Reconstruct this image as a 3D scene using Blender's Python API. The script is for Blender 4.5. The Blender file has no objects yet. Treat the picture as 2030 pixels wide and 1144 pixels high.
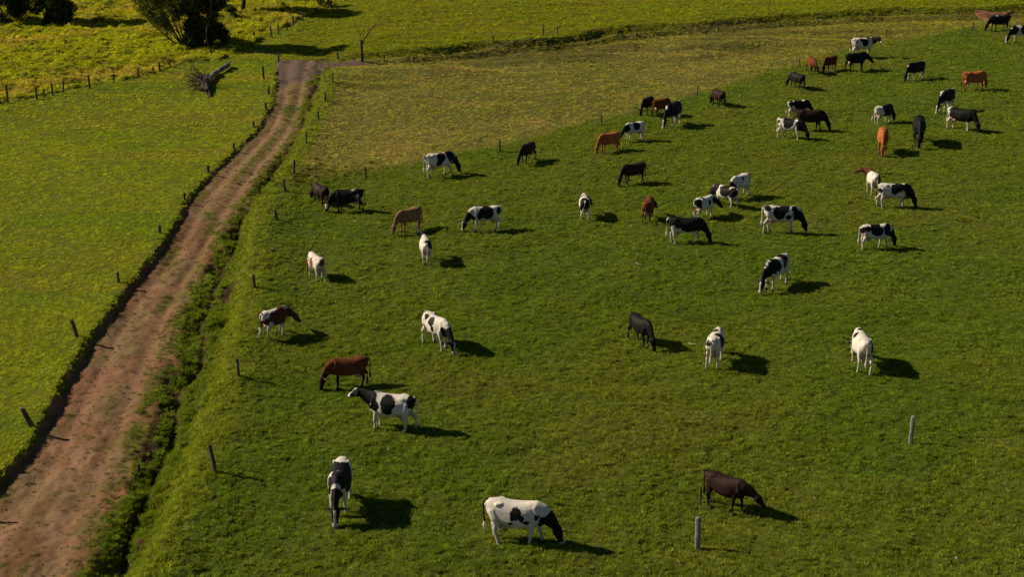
import bpy, math, random
import numpy as np
from mathutils import Vector, Matrix

SC = bpy.context.scene
COL = SC.collection
R = math.radians

# ------------------------------------------------------------------ camera, sky, sun, exposure
F_PX, PITCH, CAM_H = 3000.0, R(19.1), 22.0
cam_d = bpy.data.cameras.new('camera'); cam = bpy.data.objects.new('camera', cam_d); COL.objects.link(cam)
cam.location = (0, 0, CAM_H); cam.rotation_euler = (R(90) - PITCH, 0, 0)
cam_d.sensor_width = 36; cam_d.lens = 36 * F_PX / 2030; cam_d.clip_start = 0.5; cam_d.clip_end = 9000
SC.camera = cam
SUN_EL, SUN_AZ = R(33), R(168)                    # azimuth counted from +X
w = bpy.data.worlds.new('World'); SC.world = w; w.use_nodes = True
nt = w.node_tree; nt.nodes.clear()
sky = nt.nodes.new('ShaderNodeTexSky'); sky.sky_type = 'NISHITA'; sky.sun_disc = False
sky.air_density = .45; sky.dust_density = .3; sky.sun_elevation = SUN_EL; sky.sun_rotation = math.atan2(math.cos(SUN_AZ), math.sin(SUN_AZ)) % (2 * math.pi)
bg = nt.nodes.new('ShaderNodeBackground'); bg.inputs[1].default_value = 0.05
wo = nt.nodes.new('ShaderNodeOutputWorld')
nt.links.new(sky.outputs[0], bg.inputs[0]); nt.links.new(bg.outputs[0], wo.inputs[0])
sun_d = bpy.data.lights.new('sun', 'SUN'); sun_d.energy = 5.0; sun_d.angle = R(0.5); sun_d.color = (1.0, 0.87, 0.66)
sun = bpy.data.objects.new('sun', sun_d); COL.objects.link(sun); sun.location = (-30, 10, 40)
sv = Vector((math.cos(SUN_AZ) * math.cos(SUN_EL), math.sin(SUN_AZ) * math.cos(SUN_EL), math.sin(SUN_EL)))
sun.rotation_euler = sv.to_track_quat('Z', 'Y').to_euler()
SC.view_settings.view_transform = 'Standard'; SC.view_settings.look = 'None'
SC.view_settings.exposure = 0.35; SC.view_settings.gamma = 1; SC.view_settings.use_curve_mapping = False

# ------------------------------------------------------------------ helpers
def at(px, py, z=0.0):
    """point of the level z seen at pixel px, py of the 2030 wide photograph"""
    u = (px - 1015) / F_PX; v = (py - 572) / F_PX
    dx, dy, dz = u, math.cos(PITCH) - v * math.sin(PITCH), -math.sin(PITCH) - v * math.cos(PITCH)
    t = (z - CAM_H) / dz
    return dx * t, dy * t

def _h(ix, iy, seed):
    n = (ix.astype(np.int64) * 374761393 + iy.astype(np.int64) * 668265263 + seed * 1442695041) & 0x7fffffff
    n = ((n ^ (n >> 13)) * 1274126177) & 0x7fffffff
    n = ((n ^ (n >> 11)) * 1103515245 + 12345) & 0x7fffffff
    return ((n ^ (n >> 16)) & 0xffff) / 65535.0
def noise(x, y, wl, seed=0):
    """value noise about 0, range near -1..1"""
    x = np.asarray(x, float) / wl; y = np.asarray(y, float) / wl
    c, s = math.cos(seed * 1.3 + .5), math.sin(seed * 1.3 + .5)
    x, y = x * c - y * s + 5000, x * s + y * c + 5000
    ix = np.floor(x); iy = np.floor(y); fx = x - ix; fy = y - iy
    ix = ix.astype(np.int64); iy = iy.astype(np.int64)
    fx = fx * fx * (3 - 2 * fx); fy = fy * fy * (3 - 2 * fy)
    a = _h(ix, iy, seed) * (1 - fx) + _h(ix + 1, iy, seed) * fx
    b = _h(ix, iy + 1, seed) * (1 - fx) + _h(ix + 1, iy + 1, seed) * fx
    return (a * (1 - fy) + b * fy) * 2 - 1
def fbm(x, y, wl, seed=0, o=3):
    t = 0; a = 1; n = 0
    for i in range(o):
        t = t + noise(x, y, wl, seed + i * 7) * a; n += a; a *= .55; wl *= .5
    return t / n * 1.3
def S(t):
    t = np.clip(t, 0, 1); return t * t * (3 - 2 * t)

# ------------------------------------------------------------------ lines of the place (photo pixels -> ground)
def curve_y(pts, z):      # x as a function of Y
    w_ = sorted([at(p[0], p[1], z) for p in pts], key=lambda q: q[1])
    return np.array([q[1] for q in w_]), np.array([q[0] for q in w_])
def curve_x(pts, z):      # Y as a function of x
    w_ = sorted([at(p[0], p[1], z) for p in pts], key=lambda q: q[0])
    return np.array([q[0] for q in w_]), np.array([q[1] for q in w_])
ZR = -0.21
CL = curve_y([(-260,1330),(-60,1010),(0,950),(60,882),(88,838),(130,758),(180,674),(240,590),(300,516),(345,458),(380,392),(430,336),(480,288),(520,248),(545,204),(550,160),(548,126)], 0)
CR = curve_y([(90,1330),(165,1144),(215,1010),(258,900),(290,800),(325,715),(345,640),(368,590),(404,530),(440,465),(475,410),(508,365),(545,315),(575,280),(592,245),(606,200),(612,165),(622,130)], ZR)
CC = curve_y([(190,1330),(300,1144),(352,1040),(400,920),(430,830),(458,740),(480,650),(496,580),(503,500),(515,430),(545,375),(590,310),(618,255),(634,215),(646,180),(656,145),(664,124)], .1)
CB = curve_x([(-900,900),(505,430),(566,381),(640,362),(726,353),(850,335),(991,301),(1100,272),(1192,248),(1290,218),(1382,190),(1480,163),(1585,135),(1700,98),(1800,82),(1926,60),(2030,50),(2300,20)], 0)
CT = curve_x([(-900,122),(430,121),(560,121),(690,120),(820,112),(951,97),(1080,88),(1225,70),(1340,62),(1424,57),(1545,47),(1622,43),(1728,35),(1860,30),(2030,24),(2400,14)], 0)
CF = curve_x([(-500,300),(0,208),(73,196),(126,185),(226,165),(304,147),(340,133),(375,124),(430,121),(600,40),(655,14),(900,-90)], 0)
def fX(c, Y): return np.interp(Y, c[0], c[1])
def fadeY(Y): return 1 - S((Y - 112) / 6)
DITCH_END = at(0, 122)[1]

def macro(X, Y):
    """the smooth relief: hollow track, verge ditch, bank, terrace"""
    xl, xr, xc = fX(CL, Y), fX(CR, Y), fX(CC, Y)
    wob = noise(X, Y, .9, 3) * .10 + noise(X, Y, .35, 4) * .07
    k = fadeY(Y)
    bk = .27 - .13 * S((Y - 62) / 28)
    z = -bk * S((X - xl + .24 + wob) / .28) - (.42 - bk) * S((X - xr) / .9) + .70 * S((X - (xc - 1.15)) / 1.15) - .22 * S((X - xc) / 3.0)
    xm = xr + (xc - xr) * .42 + noise(X * 0, Y, 3.5, 19) * .28 + noise(X * 0, Y, 1.1, 20) * .10
    z -= np.clip(.10 + .13 * noise(X * 0, Y, 2.6, 23), 0, 1) * np.exp(-((X - xm) / .17) ** 2)
    z = z * k
    z += .05 * S((X - xl + 1.4) / 1.0) * (1 - S((X - xl + .2) / .3)) * k
    # verge humps
    inv = S((X - xr) / .5) * (1 - S((X - xc + .9) / .8)) * k
    z += inv * (.22 * fbm(X, Y * .8, 1.3, 11, 2) + .12 * noise(X * .7, Y, .5, 12))
    # terrace with a scarp facing the pasture
    yt = np.interp(X, CT[0], CT[1]); e = S((X + 17) / 6)
    wt = noise(X, X * 0, 4.0, 15) * .8
    z += e * (.55 * S((Y - yt + wt) / 1.1) - .30 * S((Y - yt + 7 + wt * 3) / 6) * (1 - S((Y - yt + 1.5) / 1.2)))
    band = e * np.exp(-((Y - yt + 8 + noise(X, X * 0, 14., 17) * 3) / 5) ** 2) * (1 - S((X - 24) / 12))
    z += band * .42 * fbm(X * .45, Y, 2.6, 18, 2)
    # long swells
    z += .22 * noise(X, Y, 19, 21) * S((np.hypot(X, Y - 60) - 0) / 30) + .07 * noise(X, Y, 5.5, 22)
    far = S((Y - 260) / 900); z += far * (38 * noise(X, Y, 620, 31) + 30)
    return z
def region(X, Y):
    xl, xr, xc = fX(CL, Y), fX(CR, Y), fX(CC, Y)
    yb = np.interp(X, CB[0], CB[1]); yt = np.interp(X, CT[0], CT[1]); yf = np.interp(X, CF[0], CF[1])
    jag = noise(X, Y, .7, 41) * .16 + noise(X, Y, .28, 42) * .12
    cut = (Y < 119.2)
    track = S((X - xl + .14 + jag * .8) / .12) * (1 - S((X - xr + jag * 2.2) / .5)) * cut
    # the arm of the track that turns right at the top
    a = np.array(at(600, 133)); b = np.array(at(706, 124)); d = b - a
    t = np.clip(((X - a[0]) * d[0] + (Y - a[1]) * d[1]) / d.dot(d), 0, 1)
    dist = np.hypot((X - a[0] - t * d[0]) * 1.0, (Y - a[1] - t * d[1]) * .55)
    track = np.maximum(track, 1 - S((dist - 1.5 + t * .9 + jag) / .5))
    verge = S((X - xr + .2) / .3) * (1 - S((X - xc + .8) / .7)) * (Y < 120)
    bank = S((X - xc + 1.1) / .5) * (1 - S((X - xc - .3) / .6)) * (Y < 119)
    tuss = S((Y - yf + jag) / .8) * (1 - S((X - at(640, 40)[0] - (Y - 130) * .05) / 6))
    tuss = np.where(X < -16, S((Y - yf + jag) / .8), tuss * (Y > yf))
    top = S((Y - yt + jag) / .8) * (1 - tuss) * (X > -19)
    dry = S((Y - yb + jag * 3 + .5 * noise(X, Y, 3, 44)) / 1.6) * S((X - xc) / 1.2) * (1 - top) * (1 - tuss)
    left = (X < xl) * (1 - tuss) * (1 - top)
    return dict(track=track, verge=verge, bank=bank, tuss=tuss, top=top, dry=dry, left=left.astype(float), xl=xl, xr=xr, xc=xc, yt=yt, yb=yb)

def micro(X, Y, G):
    """clumps of the turf, ruts and lumps of the track"""
    g = 1 - G['track']
    near = 1 - S((Y - 200) / 60)
    tex = .014 * noise(X, Y, .62, 51) + .030 * noise(X, Y, .31, 52) + .030 * noise(X, Y, .19, 53)
    past = (1 - G['tuss']) * (1 - G['left'])
    z = g * tex * (1 + .8 * G['verge'] - .65 * G['left'] - .35 * G['dry'] + .9 * G['tuss'])
    z += g * past * (.10 * fbm(X, Y, 2.1, 54, 3))
    z += G['tuss'] * (.34 * np.abs(fbm(X, Y * .55, 1.7, 55, 2)) + .16 * fbm(X, Y * .6, .8, 56, 2))
    z += G['top'] * .085 * fbm(X * .18, Y, 1.3, 57, 2)
    z += G['left'] * .035 * fbm(X * .5, Y, 1.3, 58, 2)
    # broken hummocks below the terrace
    yt = G['yt']; band = np.exp(-((Y - yt + 6) / 5.5) ** 2) * G['dry'] * (1 - S((X - 26) / 10))
    z += band * .16 * np.clip(fbm(X * .5, Y, 2.2, 59, 3) + .1, 0, 1)
    # track
    fr = (X - G['xl']) / np.maximum(G['xr'] - G['xl'], .3)
    rut = np.exp(-((fr - .28) / .10) ** 2) + np.exp(-((fr - .76) / .10) ** 2)
    z += G['track'] * (-.075 * rut + .045 * fbm(X, Y * .6, .9, 60, 3) + .022 * noise(X, Y, .22, 61) + .012 * noise(X, Y, .12, 62))
    return z * near
def H(X, Y):
    X = np.asarray(X, float); Y = np.asarray(Y, float)
    return macro(X, Y) + micro(X, Y, region(X, Y))
def ground(x, y): return float(macro(np.array([x]), np.array([y]))[0])
def on_ground(px, py):
    z = 0.0
    for _ in range(6):
        x, y = at(px, py, z); z = ground(x, y)
    return x, y, z

def mixc(c, col, m):
    return c * (1 - m[:, None]) + np.array(col)[None, :] * m[:, None]
def albedo(X, Y, G, blade=False):
    """colour of turf or soil itself; blade=True gives the colour of the leaves standing there"""
    n = len(X)
    n1 = fbm(X, Y, 7, 71, 3); n2 = fbm(X, Y, 2.6, 72, 3); n3 = noise(X, Y, .45, 73); n4 = fbm(X, Y, 16, 74, 2)
    c = np.tile(np.array([.092, .120, .014]), (n, 1))
    c = mixc(c, (.066, .112, .011), S((n1 + .2 * n2 - .02) / .5) * .62)         # lush green patches
    c = mixc(c, (.124, .118, .024), S((n2 * .5 - n4 * .5 + .15 * n3) / .9) * .5)   # tired olive patches
    lf = mixc(np.tile(np.array([.130, .152, .012]), (n, 1)), (.110, .143, .010), S((fbm(X * .5, Y, 3.2, 75, 3)) / .5))
    lf = mixc(lf, (.172, .145, .018), S((fbm(X * .35, Y, 4.5, 76, 3) - .15) / .7) * .45)
    c = c * (1 - G['left'][:, None]) + lf * G['left'][:, None]
    dr = mixc(np.tile(np.array([.138, .130, .036]), (n, 1)), (.122, .126, .024), S((fbm(X * .6, Y, 4.5, 77, 3) + .35) / .9) * .8)
    dr = mixc(dr, (.185, .140, .044), S((fbm(X * .6, Y, 2.0, 78, 3) - .2) / .7) * .5)
    yt = G['yt']; rough = np.exp(-((Y - yt + 6) / 5) ** 2) * (1 - S((X - 26) / 10))
    dr = mixc(dr, (.075, .070, .025), rough * S(fbm(X * .5, Y, 3, 79, 2) / .4 + .3) * .8)
    dr = mixc(dr, (.128, .124, .020), S((X - 14) / 22) * .75)
    c = c * (1 - G['dry'][:, None]) + dr * G['dry'][:, None]
    tp = mixc(np.tile(np.array([.134, .156, .009]), (n, 1)), (.160, .152, .016), S(fbm(X * .3, Y, 3.0, 80, 3) / .7) * .5)
    c = c * (1 - G['top'][:, None]) + tp * G['top'][:, None]
    ts = mixc(np.tile(np.array([.166, .176, .009]), (n, 1)), (.215, .165, .034), S((fbm(X * .6, Y, 3.4, 81, 3) - .05) / .6) * .6)
    ts = mixc(ts, (.095, .100, .010), S((fbm(X * .6, Y, 1.5, 82, 2) - .2) / .3) * .6)
    c = c * (1 - G['tuss'][:, None]) + ts * G['tuss'][:, None]
    c = mixc(c, (.085, .115, .010), G['verge'] * .9)
    c = mixc(c, (.128, .150, .014), G['bank'] * .75)
    # worn soil showing in the verge
    soil = np.array([.105, .066, .036])
    xm = G['xr'] + (G['xc'] - G['xr']) * .42 + noise(X * 0, Y, 3.5, 19) * .28 + noise(X * 0, Y, 1.1, 20) * .10
    m = G['verge'] * np.maximum(np.exp(-((X - xm) / .2) ** 2) * .9, S((fbm(X * 1.6, Y * .45, 1.6, 83, 3) - .22) / .25))
    if not blade: c = c * (1 - m[:, None]) + soil * np.array([.7, .65, .6]) * m[:, None]
    # ground under the turf blades darkened, for contrast with them
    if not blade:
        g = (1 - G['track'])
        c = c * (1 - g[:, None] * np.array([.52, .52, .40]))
        t = np.tile(np.array([.180, .092, .044]), (n, 1))
        t = mixc(t, (.235, .132, .074), S(fbm(X, Y * .6, .8, 84, 4) / .3))
        t = mixc(t, (.215, .085, .050), S(fbm(X, Y * .5, 1.6, 93, 3) / .35 - .4) * .55)
        t = mixc(t, (.150, .115, .050), S(fbm(X, Y * .5, 1.9, 94, 4) / .4) * .6)
        t = mixc(t, (.130, .070, .026), S(fbm(X, Y * .4, 2.4, 85, 3) / .4 - .1) * .8)
        up = S((Y - 72) / 14)
        t = mixc(t, (.170, .120, .045), up * .75)
        fr = (X - G['xl']) / np.maximum(G['xr'] - G['xl'], .3)
        rut = np.exp(-((fr - .28) / .12) ** 2) + np.exp(-((fr - .80) / .10) ** 2)
        t = mixc(t, (.215, .125, .072), np.clip(rut, 0, 1) * (.45 + .2 * up))
        med = np.exp(-((fr - .56 + .05 * noise(X, Y, 3, 86)) / .09) ** 2)
        gm = med * S((fbm(X, Y * .4, 2.2, 87, 2) + .55 * up - .20) / .35) * (.15 + .85 * up) * (1 - S((Y - 103) / 4))
        edge = S((fr - .74 + .12 * fbm(X, Y * .5, 1.8, 88, 2)) / .22) * .75 * (1 - up * .3)
        gr = np.clip(gm + edge * S((fbm(X, Y * .6, .8, 89, 3) + .12) / .3) + .75 * S((fbm(X, Y * .5, 1.3, 90, 3) - .30) / .2), 0, 1)
        t = mixc(t, (.090, .088, .012), gr * .85)
        t = mixc(t, (.125, .080, .068), S((Y - 107.5 + 3 * noise(X, Y, 1.5, 91)) / 3) * .9)
        c = c * (1 - G['track'][:, None]) + t * G['track'][:, None]
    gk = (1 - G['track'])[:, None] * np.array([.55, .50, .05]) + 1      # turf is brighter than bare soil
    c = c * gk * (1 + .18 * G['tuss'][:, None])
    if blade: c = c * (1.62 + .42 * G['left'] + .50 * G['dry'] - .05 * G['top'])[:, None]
    v = 1 + .06 * n3 + .08 * noise(X, Y, .2, 92)
    return np.clip(c * v[:, None], 0.002, 1)

# ------------------------------------------------------------------ materials
def mat(name, rough=.9, spec=.2):
    m = bpy.data.materials.new(name); m.use_nodes = True
    b = m.node_tree.nodes['Principled BSDF']; b.inputs['Roughness'].default_value = rough
    b.inputs['Specular IOR Level'].default_value = spec
    return m, m.node_tree, b
def ramp_mat(name, c0, c1, scale=6, rough=.85, bump=.3, stretch=(1, 1, 1), spec=.2, dist=.02):
    m, t, b = mat(name, rough, spec); N, L = t.nodes, t.links
    tc = N.new('ShaderNodeTexCoord'); mp = N.new('ShaderNodeMapping'); mp.inputs['Scale'].default_value = stretch
    nz = N.new('ShaderNodeTexNoise'); nz.inputs['Scale'].default_value = scale; nz.inputs['Detail'].default_value = 5; nz.inputs['Roughness'].default_value = .65
    r = N.new('ShaderNodeValToRGB'); r.color_ramp.elements[0].color = (*c0, 1); r.color_ramp.elements[1].color = (*c1, 1)
    r.color_ramp.elements[0].position = .35; r.color_ramp.elements[1].position = .68
    L.new(tc.outputs['Object'], mp.inputs[0]); L.new(mp.outputs[0], nz.inputs['Vector']); L.new(nz.outputs[0], r.inputs[0]); L.new(r.outputs[0], b.inputs['Base Color'])
    bp = N.new('ShaderNodeBump'); bp.inputs['Strength'].default_value = bump; bp.inputs['Distance'].default_value = dist
    L.new(nz.outputs[0], bp.inputs['Height']); L.new(bp.outputs[0], b.inputs['Normal'])
    return m
def ground_mat(name, s1, s2, bump, dist):
    m, t, b = mat(name, .95, .1); N, L = t.nodes, t.links
    at_ = N.new('ShaderNodeAttribute'); at_.attribute_name = 'tint'
    tc = N.new('ShaderNodeTexCoord')
    n1 = N.new('ShaderNodeTexNoise'); n1.inputs['Scale'].default_value = s1; n1.inputs['Detail'].default_value = 4; n1.inputs['Roughness'].default_value = .7
    n2 = N.new('ShaderNodeTexNoise'); n2.inputs['Scale'].default_value = s2; n2.inputs['Detail'].default_value = 3
    mr = N.new('ShaderNodeMapRange'); mr.inputs[1].default_value = .3; mr.inputs[2].default_value = .7; mr.inputs[3].default_value = .80; mr.inputs[4].default_value = 1.20
    mx = N.new('ShaderNodeVectorMath'); mx.operation = 'SCALE'
    L.new(tc.outputs['Object'], n1.inputs['Vector']); L.new(tc.outputs['Object'], n2.inputs['Vector'])
    L.new(n1.outputs[0], mr.inputs[0]); L.new(at_.outputs['Color'], mx.inputs[0]); L.new(mr.outputs[0], mx.inputs['Scale'])
    L.new(mx.outputs[0], b.inputs['Base Color'])
    ad = N.new('ShaderNodeMath'); ad.operation = 'ADD'; L.new(n1.outputs[0], ad.inputs[0]); L.new(n2.outputs[0], ad.inputs[1])
    bp = N.new('ShaderNodeBump'); bp.inputs['Strength'].default_value = bump; bp.inputs['Distance'].default_value = dist
    L.new(ad.outputs[0], bp.inputs['Height']); L.new(bp.outputs[0], b.inputs['Normal'])
    return m
M_TURF = ground_mat('turf', 7, 22, .9, .05)
M_TRACK = ground_mat('track_soil', 9, 30, .7, .03)
def leaf_mat(name, col=None, trans=.42):
    m = bpy.data.materials.new(name); m.use_nodes = True; t = m.node_tree; N, L = t.nodes, t.links; N.clear()
    o = N.new('ShaderNodeOutputMaterial'); d = N.new('ShaderNodeBsdfDiffuse'); tr = N.new('ShaderNodeBsdfTranslucent'); mx = N.new('ShaderNodeMixShader')
    mx.inputs[0].default_value = trans
    if col is None:
        a = N.new('ShaderNodeAttribute'); a.attribute_type = 'INSTANCER'; a.attribute_name = 'tint'; src = a.outputs['Color']
    else:
        tc = N.new('ShaderNodeTexCoord'); nz = N.new('ShaderNodeTexNoise'); nz.inputs['Scale'].default_value = 2.3; nz.inputs['Detail'].default_value = 6; nz.inputs['Roughness'].default_value = .8
        r = N.new('ShaderNodeValToRGB'); r.color_ramp.elements[0].color = (*col[0], 1); r.color_ramp.elements[1].color = (*col[1], 1)
        r.color_ramp.elements[0].position = .38; r.color_ramp.elements[1].position = .62
        L.new(tc.outputs['Object'], nz.inputs['Vector']); L.new(nz.outputs[0], r.inputs[0]); src = r.outputs[0]
    L.new(src, d.inputs[0]); L.new(src, tr.inputs[0]); L.new(d.outputs[0], mx.inputs[1]); L.new(tr.outputs[0], mx.inputs[2]); L.new(mx.outputs[0], o.inputs[0])
    return m
M_BLADE = leaf_mat('grass_blade')
M_WOOD = ramp_mat('weathered_post_wood', (.035, .028, .022), (.12, .10, .078), 14, .9, .6, (1, 1, .25))
M_WOODG = ramp_mat('grey_post_wood', (.10, .095, .085), (.27, .26, .235), 16, .9, .6, (1, 1, .25))
M_BARK = ramp_mat('bark', (.022, .017, .012), (.085, .066, .045), 8, .95, .8, (1, 1, .3))
M_BARKP = ramp_mat('pale_bark', (.12, .105, .085), (.42, .39, .34), 6, .8, .5, (1, 1, .3))
M_WIRE = ramp_mat('fence_wire', (.03, .027, .024), (.06, .055, .05), 30, .9, .1)
M_STONE = ramp_mat('pale_stone', (.26, .22, .17), (.50, .45, .38), 20, .9, .4)
M_SOIL = ramp_mat('red_soil', (.13, .055, .03), (.20, .09, .05), 2, .95, .6)

def newmesh(name, V, Fa, m, smooth=False):
    me = bpy.data.meshes.new(name); me.from_pydata([tuple(v) for v in V], [], [tuple(int(i) for i in f) for f in Fa]); me.update()
    me.materials.append(m)
    if smooth: me.polygons.foreach_set('use_smooth', [True] * len(me.polygons))
    return me
def tag(o, label=None, cat=None, group=None, kind=None):
    if label: o['label'] = label
    if cat: o['category'] = cat
    if group: o['group'] = group
    if kind: o['kind'] = kind
    return o
def obj(name, me, parent=None, loc=None, rot=None):
    o = bpy.data.objects.new(name, me); COL.objects.link(o)
    if parent: o.parent = parent
    if loc is not None: o.location = loc
    if rot is not None: o.rotation_euler = rot
    return o

# ------------------------------------------------------------------ the ground: one sheet, split where the track begins
def build_ground():
    ys = [-900, -300, -80, 0, 12, 20, 25, 28]
    y = 30.0
    while y < 185: ys.append(y); y *= 1.00225
    y = 186.0; st = 1.2
    while y < 6000: ys.append(y); st *= 1.10; y += st
    ys = np.array(ys)
    us = np.concatenate([[-60, -14, -5, -2.6, -1.7, -1.25], np.linspace(-1, 1, 660), [1.25, 1.7, 2.6, 5, 14, 60]])
    wY = .43 * np.abs(np.maximum(ys, 30)) + 5
    X = (us[None, :] * wY[:, None]); Y = np.repeat(ys[:, None], len(us), 1)
    nr, nc = X.shape; X = X.ravel(); Y = Y.ravel()
    G = region(X, Y)
    Z = macro(X, Y) + micro(X, Y, G)
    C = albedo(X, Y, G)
    idx = np.arange(nr * nc).reshape(nr, nc)
    Q = np.stack([idx[:-1, :-1], idx[:-1, 1:], idx[1:, 1:], idx[1:, :-1]], -1).reshape(-1, 4)
    tr = G['track'][Q].mean(1) > .5
    def make(name, q, m):
        used, inv = np.unique(q, return_inverse=True); inv = inv.reshape(-1)
        me = bpy.data.meshes.new(name)
        me.vertices.add(len(used)); me.vertices.foreach_set('co', np.stack([X[used], Y[used], Z[used]], -1).ravel())
        me.loops.add(len(inv)); me.loops.foreach_set('vertex_index', inv.astype(np.int32))
        me.polygons.add(len(q)); me.polygons.foreach_set('loop_start', np.arange(0, len(inv), 4, dtype=np.int32))
        me.update(calc_edges=True); me.validate()
        me.polygons.foreach_set('use_smooth', np.ones(len(q), bool))
        a = me.attributes.new('tint', 'FLOAT_COLOR', 'POINT')
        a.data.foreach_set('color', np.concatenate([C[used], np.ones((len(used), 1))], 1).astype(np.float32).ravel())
        me.materials.append(m)
        return tag(obj(name, me), kind='structure')
    make('grass_field', Q[~tr], M_TURF)
    make('dirt_track', Q[tr], M_TRACK)
build_ground()

# ------------------------------------------------------------------ grass cover: tufts of blades on points
rng = np.random.default_rng(7)
def tuft(name, nb, rad, h, wd, spread, seed):
    r = np.random.default_rng(seed); V = []; Fc = []
    for i in range(nb):
        a = r.uniform(0, 6.283); d = rad * math.sqrt(r.uniform(0, 1)); x, y = d * math.cos(a), d * math.sin(a)
        hh = h * r.uniform(.55, 1.15) * (1 - .35 * d / rad); la = a + r.normal(0, .9); ln = spread * hh * r.uniform(.3, 1.2)
        wx, wy = -math.sin(la) * wd * .5, math.cos(la) * wd * .5
        ta = r.uniform(0, 6.28); wx, wy = math.cos(ta) * wd * .5, math.sin(ta) * wd * .5
        mx, my = x + math.cos(la) * ln * .35, y + math.sin(la) * ln * .35
        ex, ey = x + math.cos(la) * ln, y + math.sin(la) * ln
        b = len(V)
        V += [(x - wx, y - wy, -.02), (x + wx, y + wy, -.02), (mx - wx * .8, my - wy * .8, hh * .6), (mx + wx * .8, my + wy * .8, hh * .6), (ex, ey, hh * r.uniform(.75, 1))]
        Fc += [(b, b + 1, b + 3, b + 2), (b + 2, b + 3, b + 4)]
    me = newmesh(name, V, Fc, M_BLADE)
    return bpy.data.objects.new(name, me)      # source shape of the scatter, not placed itself
def scatter(name, P, rot, scl, tint, kinds, sources):
    """one object: instances of the source tufts on points"""
    me = bpy.data.meshes.new(name); me.vertices.add(len(P)); me.vertices.foreach_set('co', P.astype(np.float32).ravel())
    def attr(n, t, d, key):
        a = me.attributes.new(n, t, 'POINT'); a.data.foreach_set(key, d.astype(np.int32 if t == 'INT' else np.float32).ravel())
    attr('rot', 'FLOAT_VECTOR', rot, 'vector'); attr('scl', 'FLOAT_VECTOR', scl, 'vector')
    attr('tint', 'FLOAT_COLOR', np.concatenate([tint, np.ones((len(P), 1))], 1), 'color'); attr('which', 'INT', kinds, 'value')
    o = obj(name, me)
    ng = bpy.data.node_groups.new(name + '_nodes', 'GeometryNodeTree')
    ng.interface.new_socket('Geometry', in_out='INPUT', socket_type='NodeSocketGeometry')
    ng.interface.new_socket('Geometry', in_out='OUTPUT', socket_type='NodeSocketGeometry')
    N, L = ng.nodes, ng.links; gi = N.new('NodeGroupInput'); go = N.new('NodeGroupOutput')
    jg = N.new('GeometryNodeJoinGeometry')
    def named(n, t):
        a = N.new('GeometryNodeInputNamedAttribute'); a.data_type = t; a.inputs[0].default_value = n
        return [s for s in a.outputs if s.enabled][0]
    for k, src in enumerate(sources):
        oi = N.new('GeometryNodeObjectInfo'); oi.inputs[0].default_value = src
        cmp_ = N.new('FunctionNodeCompare'); cmp_.data_type = 'INT'; cmp_.operation = 'EQUAL'
        ints = [s for s in cmp_.inputs if s.enabled and s.type == 'INT']
        L.new(named('which', 'INT'), ints[0]); ints[1].default_value = k
        m2p = N.new('GeometryNodeMeshToPoints'); L.new(gi.outputs[0], m2p.inputs[0]); L.new(cmp_.outputs[0], m2p.inputs['Selection'])
        ip = N.new('GeometryNodeInstanceOnPoints'); L.new(m2p.outputs[0], ip.inputs['Points']); L.new(oi.outputs['Geometry'], ip.inputs['Instance'])
        e2r = N.new('FunctionNodeEulerToRotation'); L.new(named('rot', 'FLOAT_VECTOR'), e2r.inputs[0]); L.new(e2r.outputs[0], ip.inputs['Rotation'])
        L.new(named('scl', 'FLOAT_VECTOR'), ip.inputs['Scale']); L.new(ip.outputs[0], jg.inputs[0])
    L.new(jg.outputs[0], go.inputs[0])
    md = o.modifiers.new('scatter', 'NODES'); md.node_group = ng
    return o
def rand_points(y0, y1, dens):
    n = int(((.365 * (y1 * y1 - y0 * y0)) + 10 * (y1 - y0)) * dens)
    Y = np.sqrt(rng.uniform(y0 * y0, y1 * y1, n)); X = rng.uniform(-1, 1, n) * (.365 * Y + 5)
    return X, Y
TUFTS = [tuft('grass_tuft_%s' % k, nb, rd, h, wd, sp, i) for i, (k, nb, rd, h, wd, sp) in enumerate([
    ('a', 26, .10, .105, .014, .8), ('b', 24, .075, .135, .015, .7), ('c', 30, .14, .080, .014, 1.0), ('d', 18, .05, .15, .015, .6)])]
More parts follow.
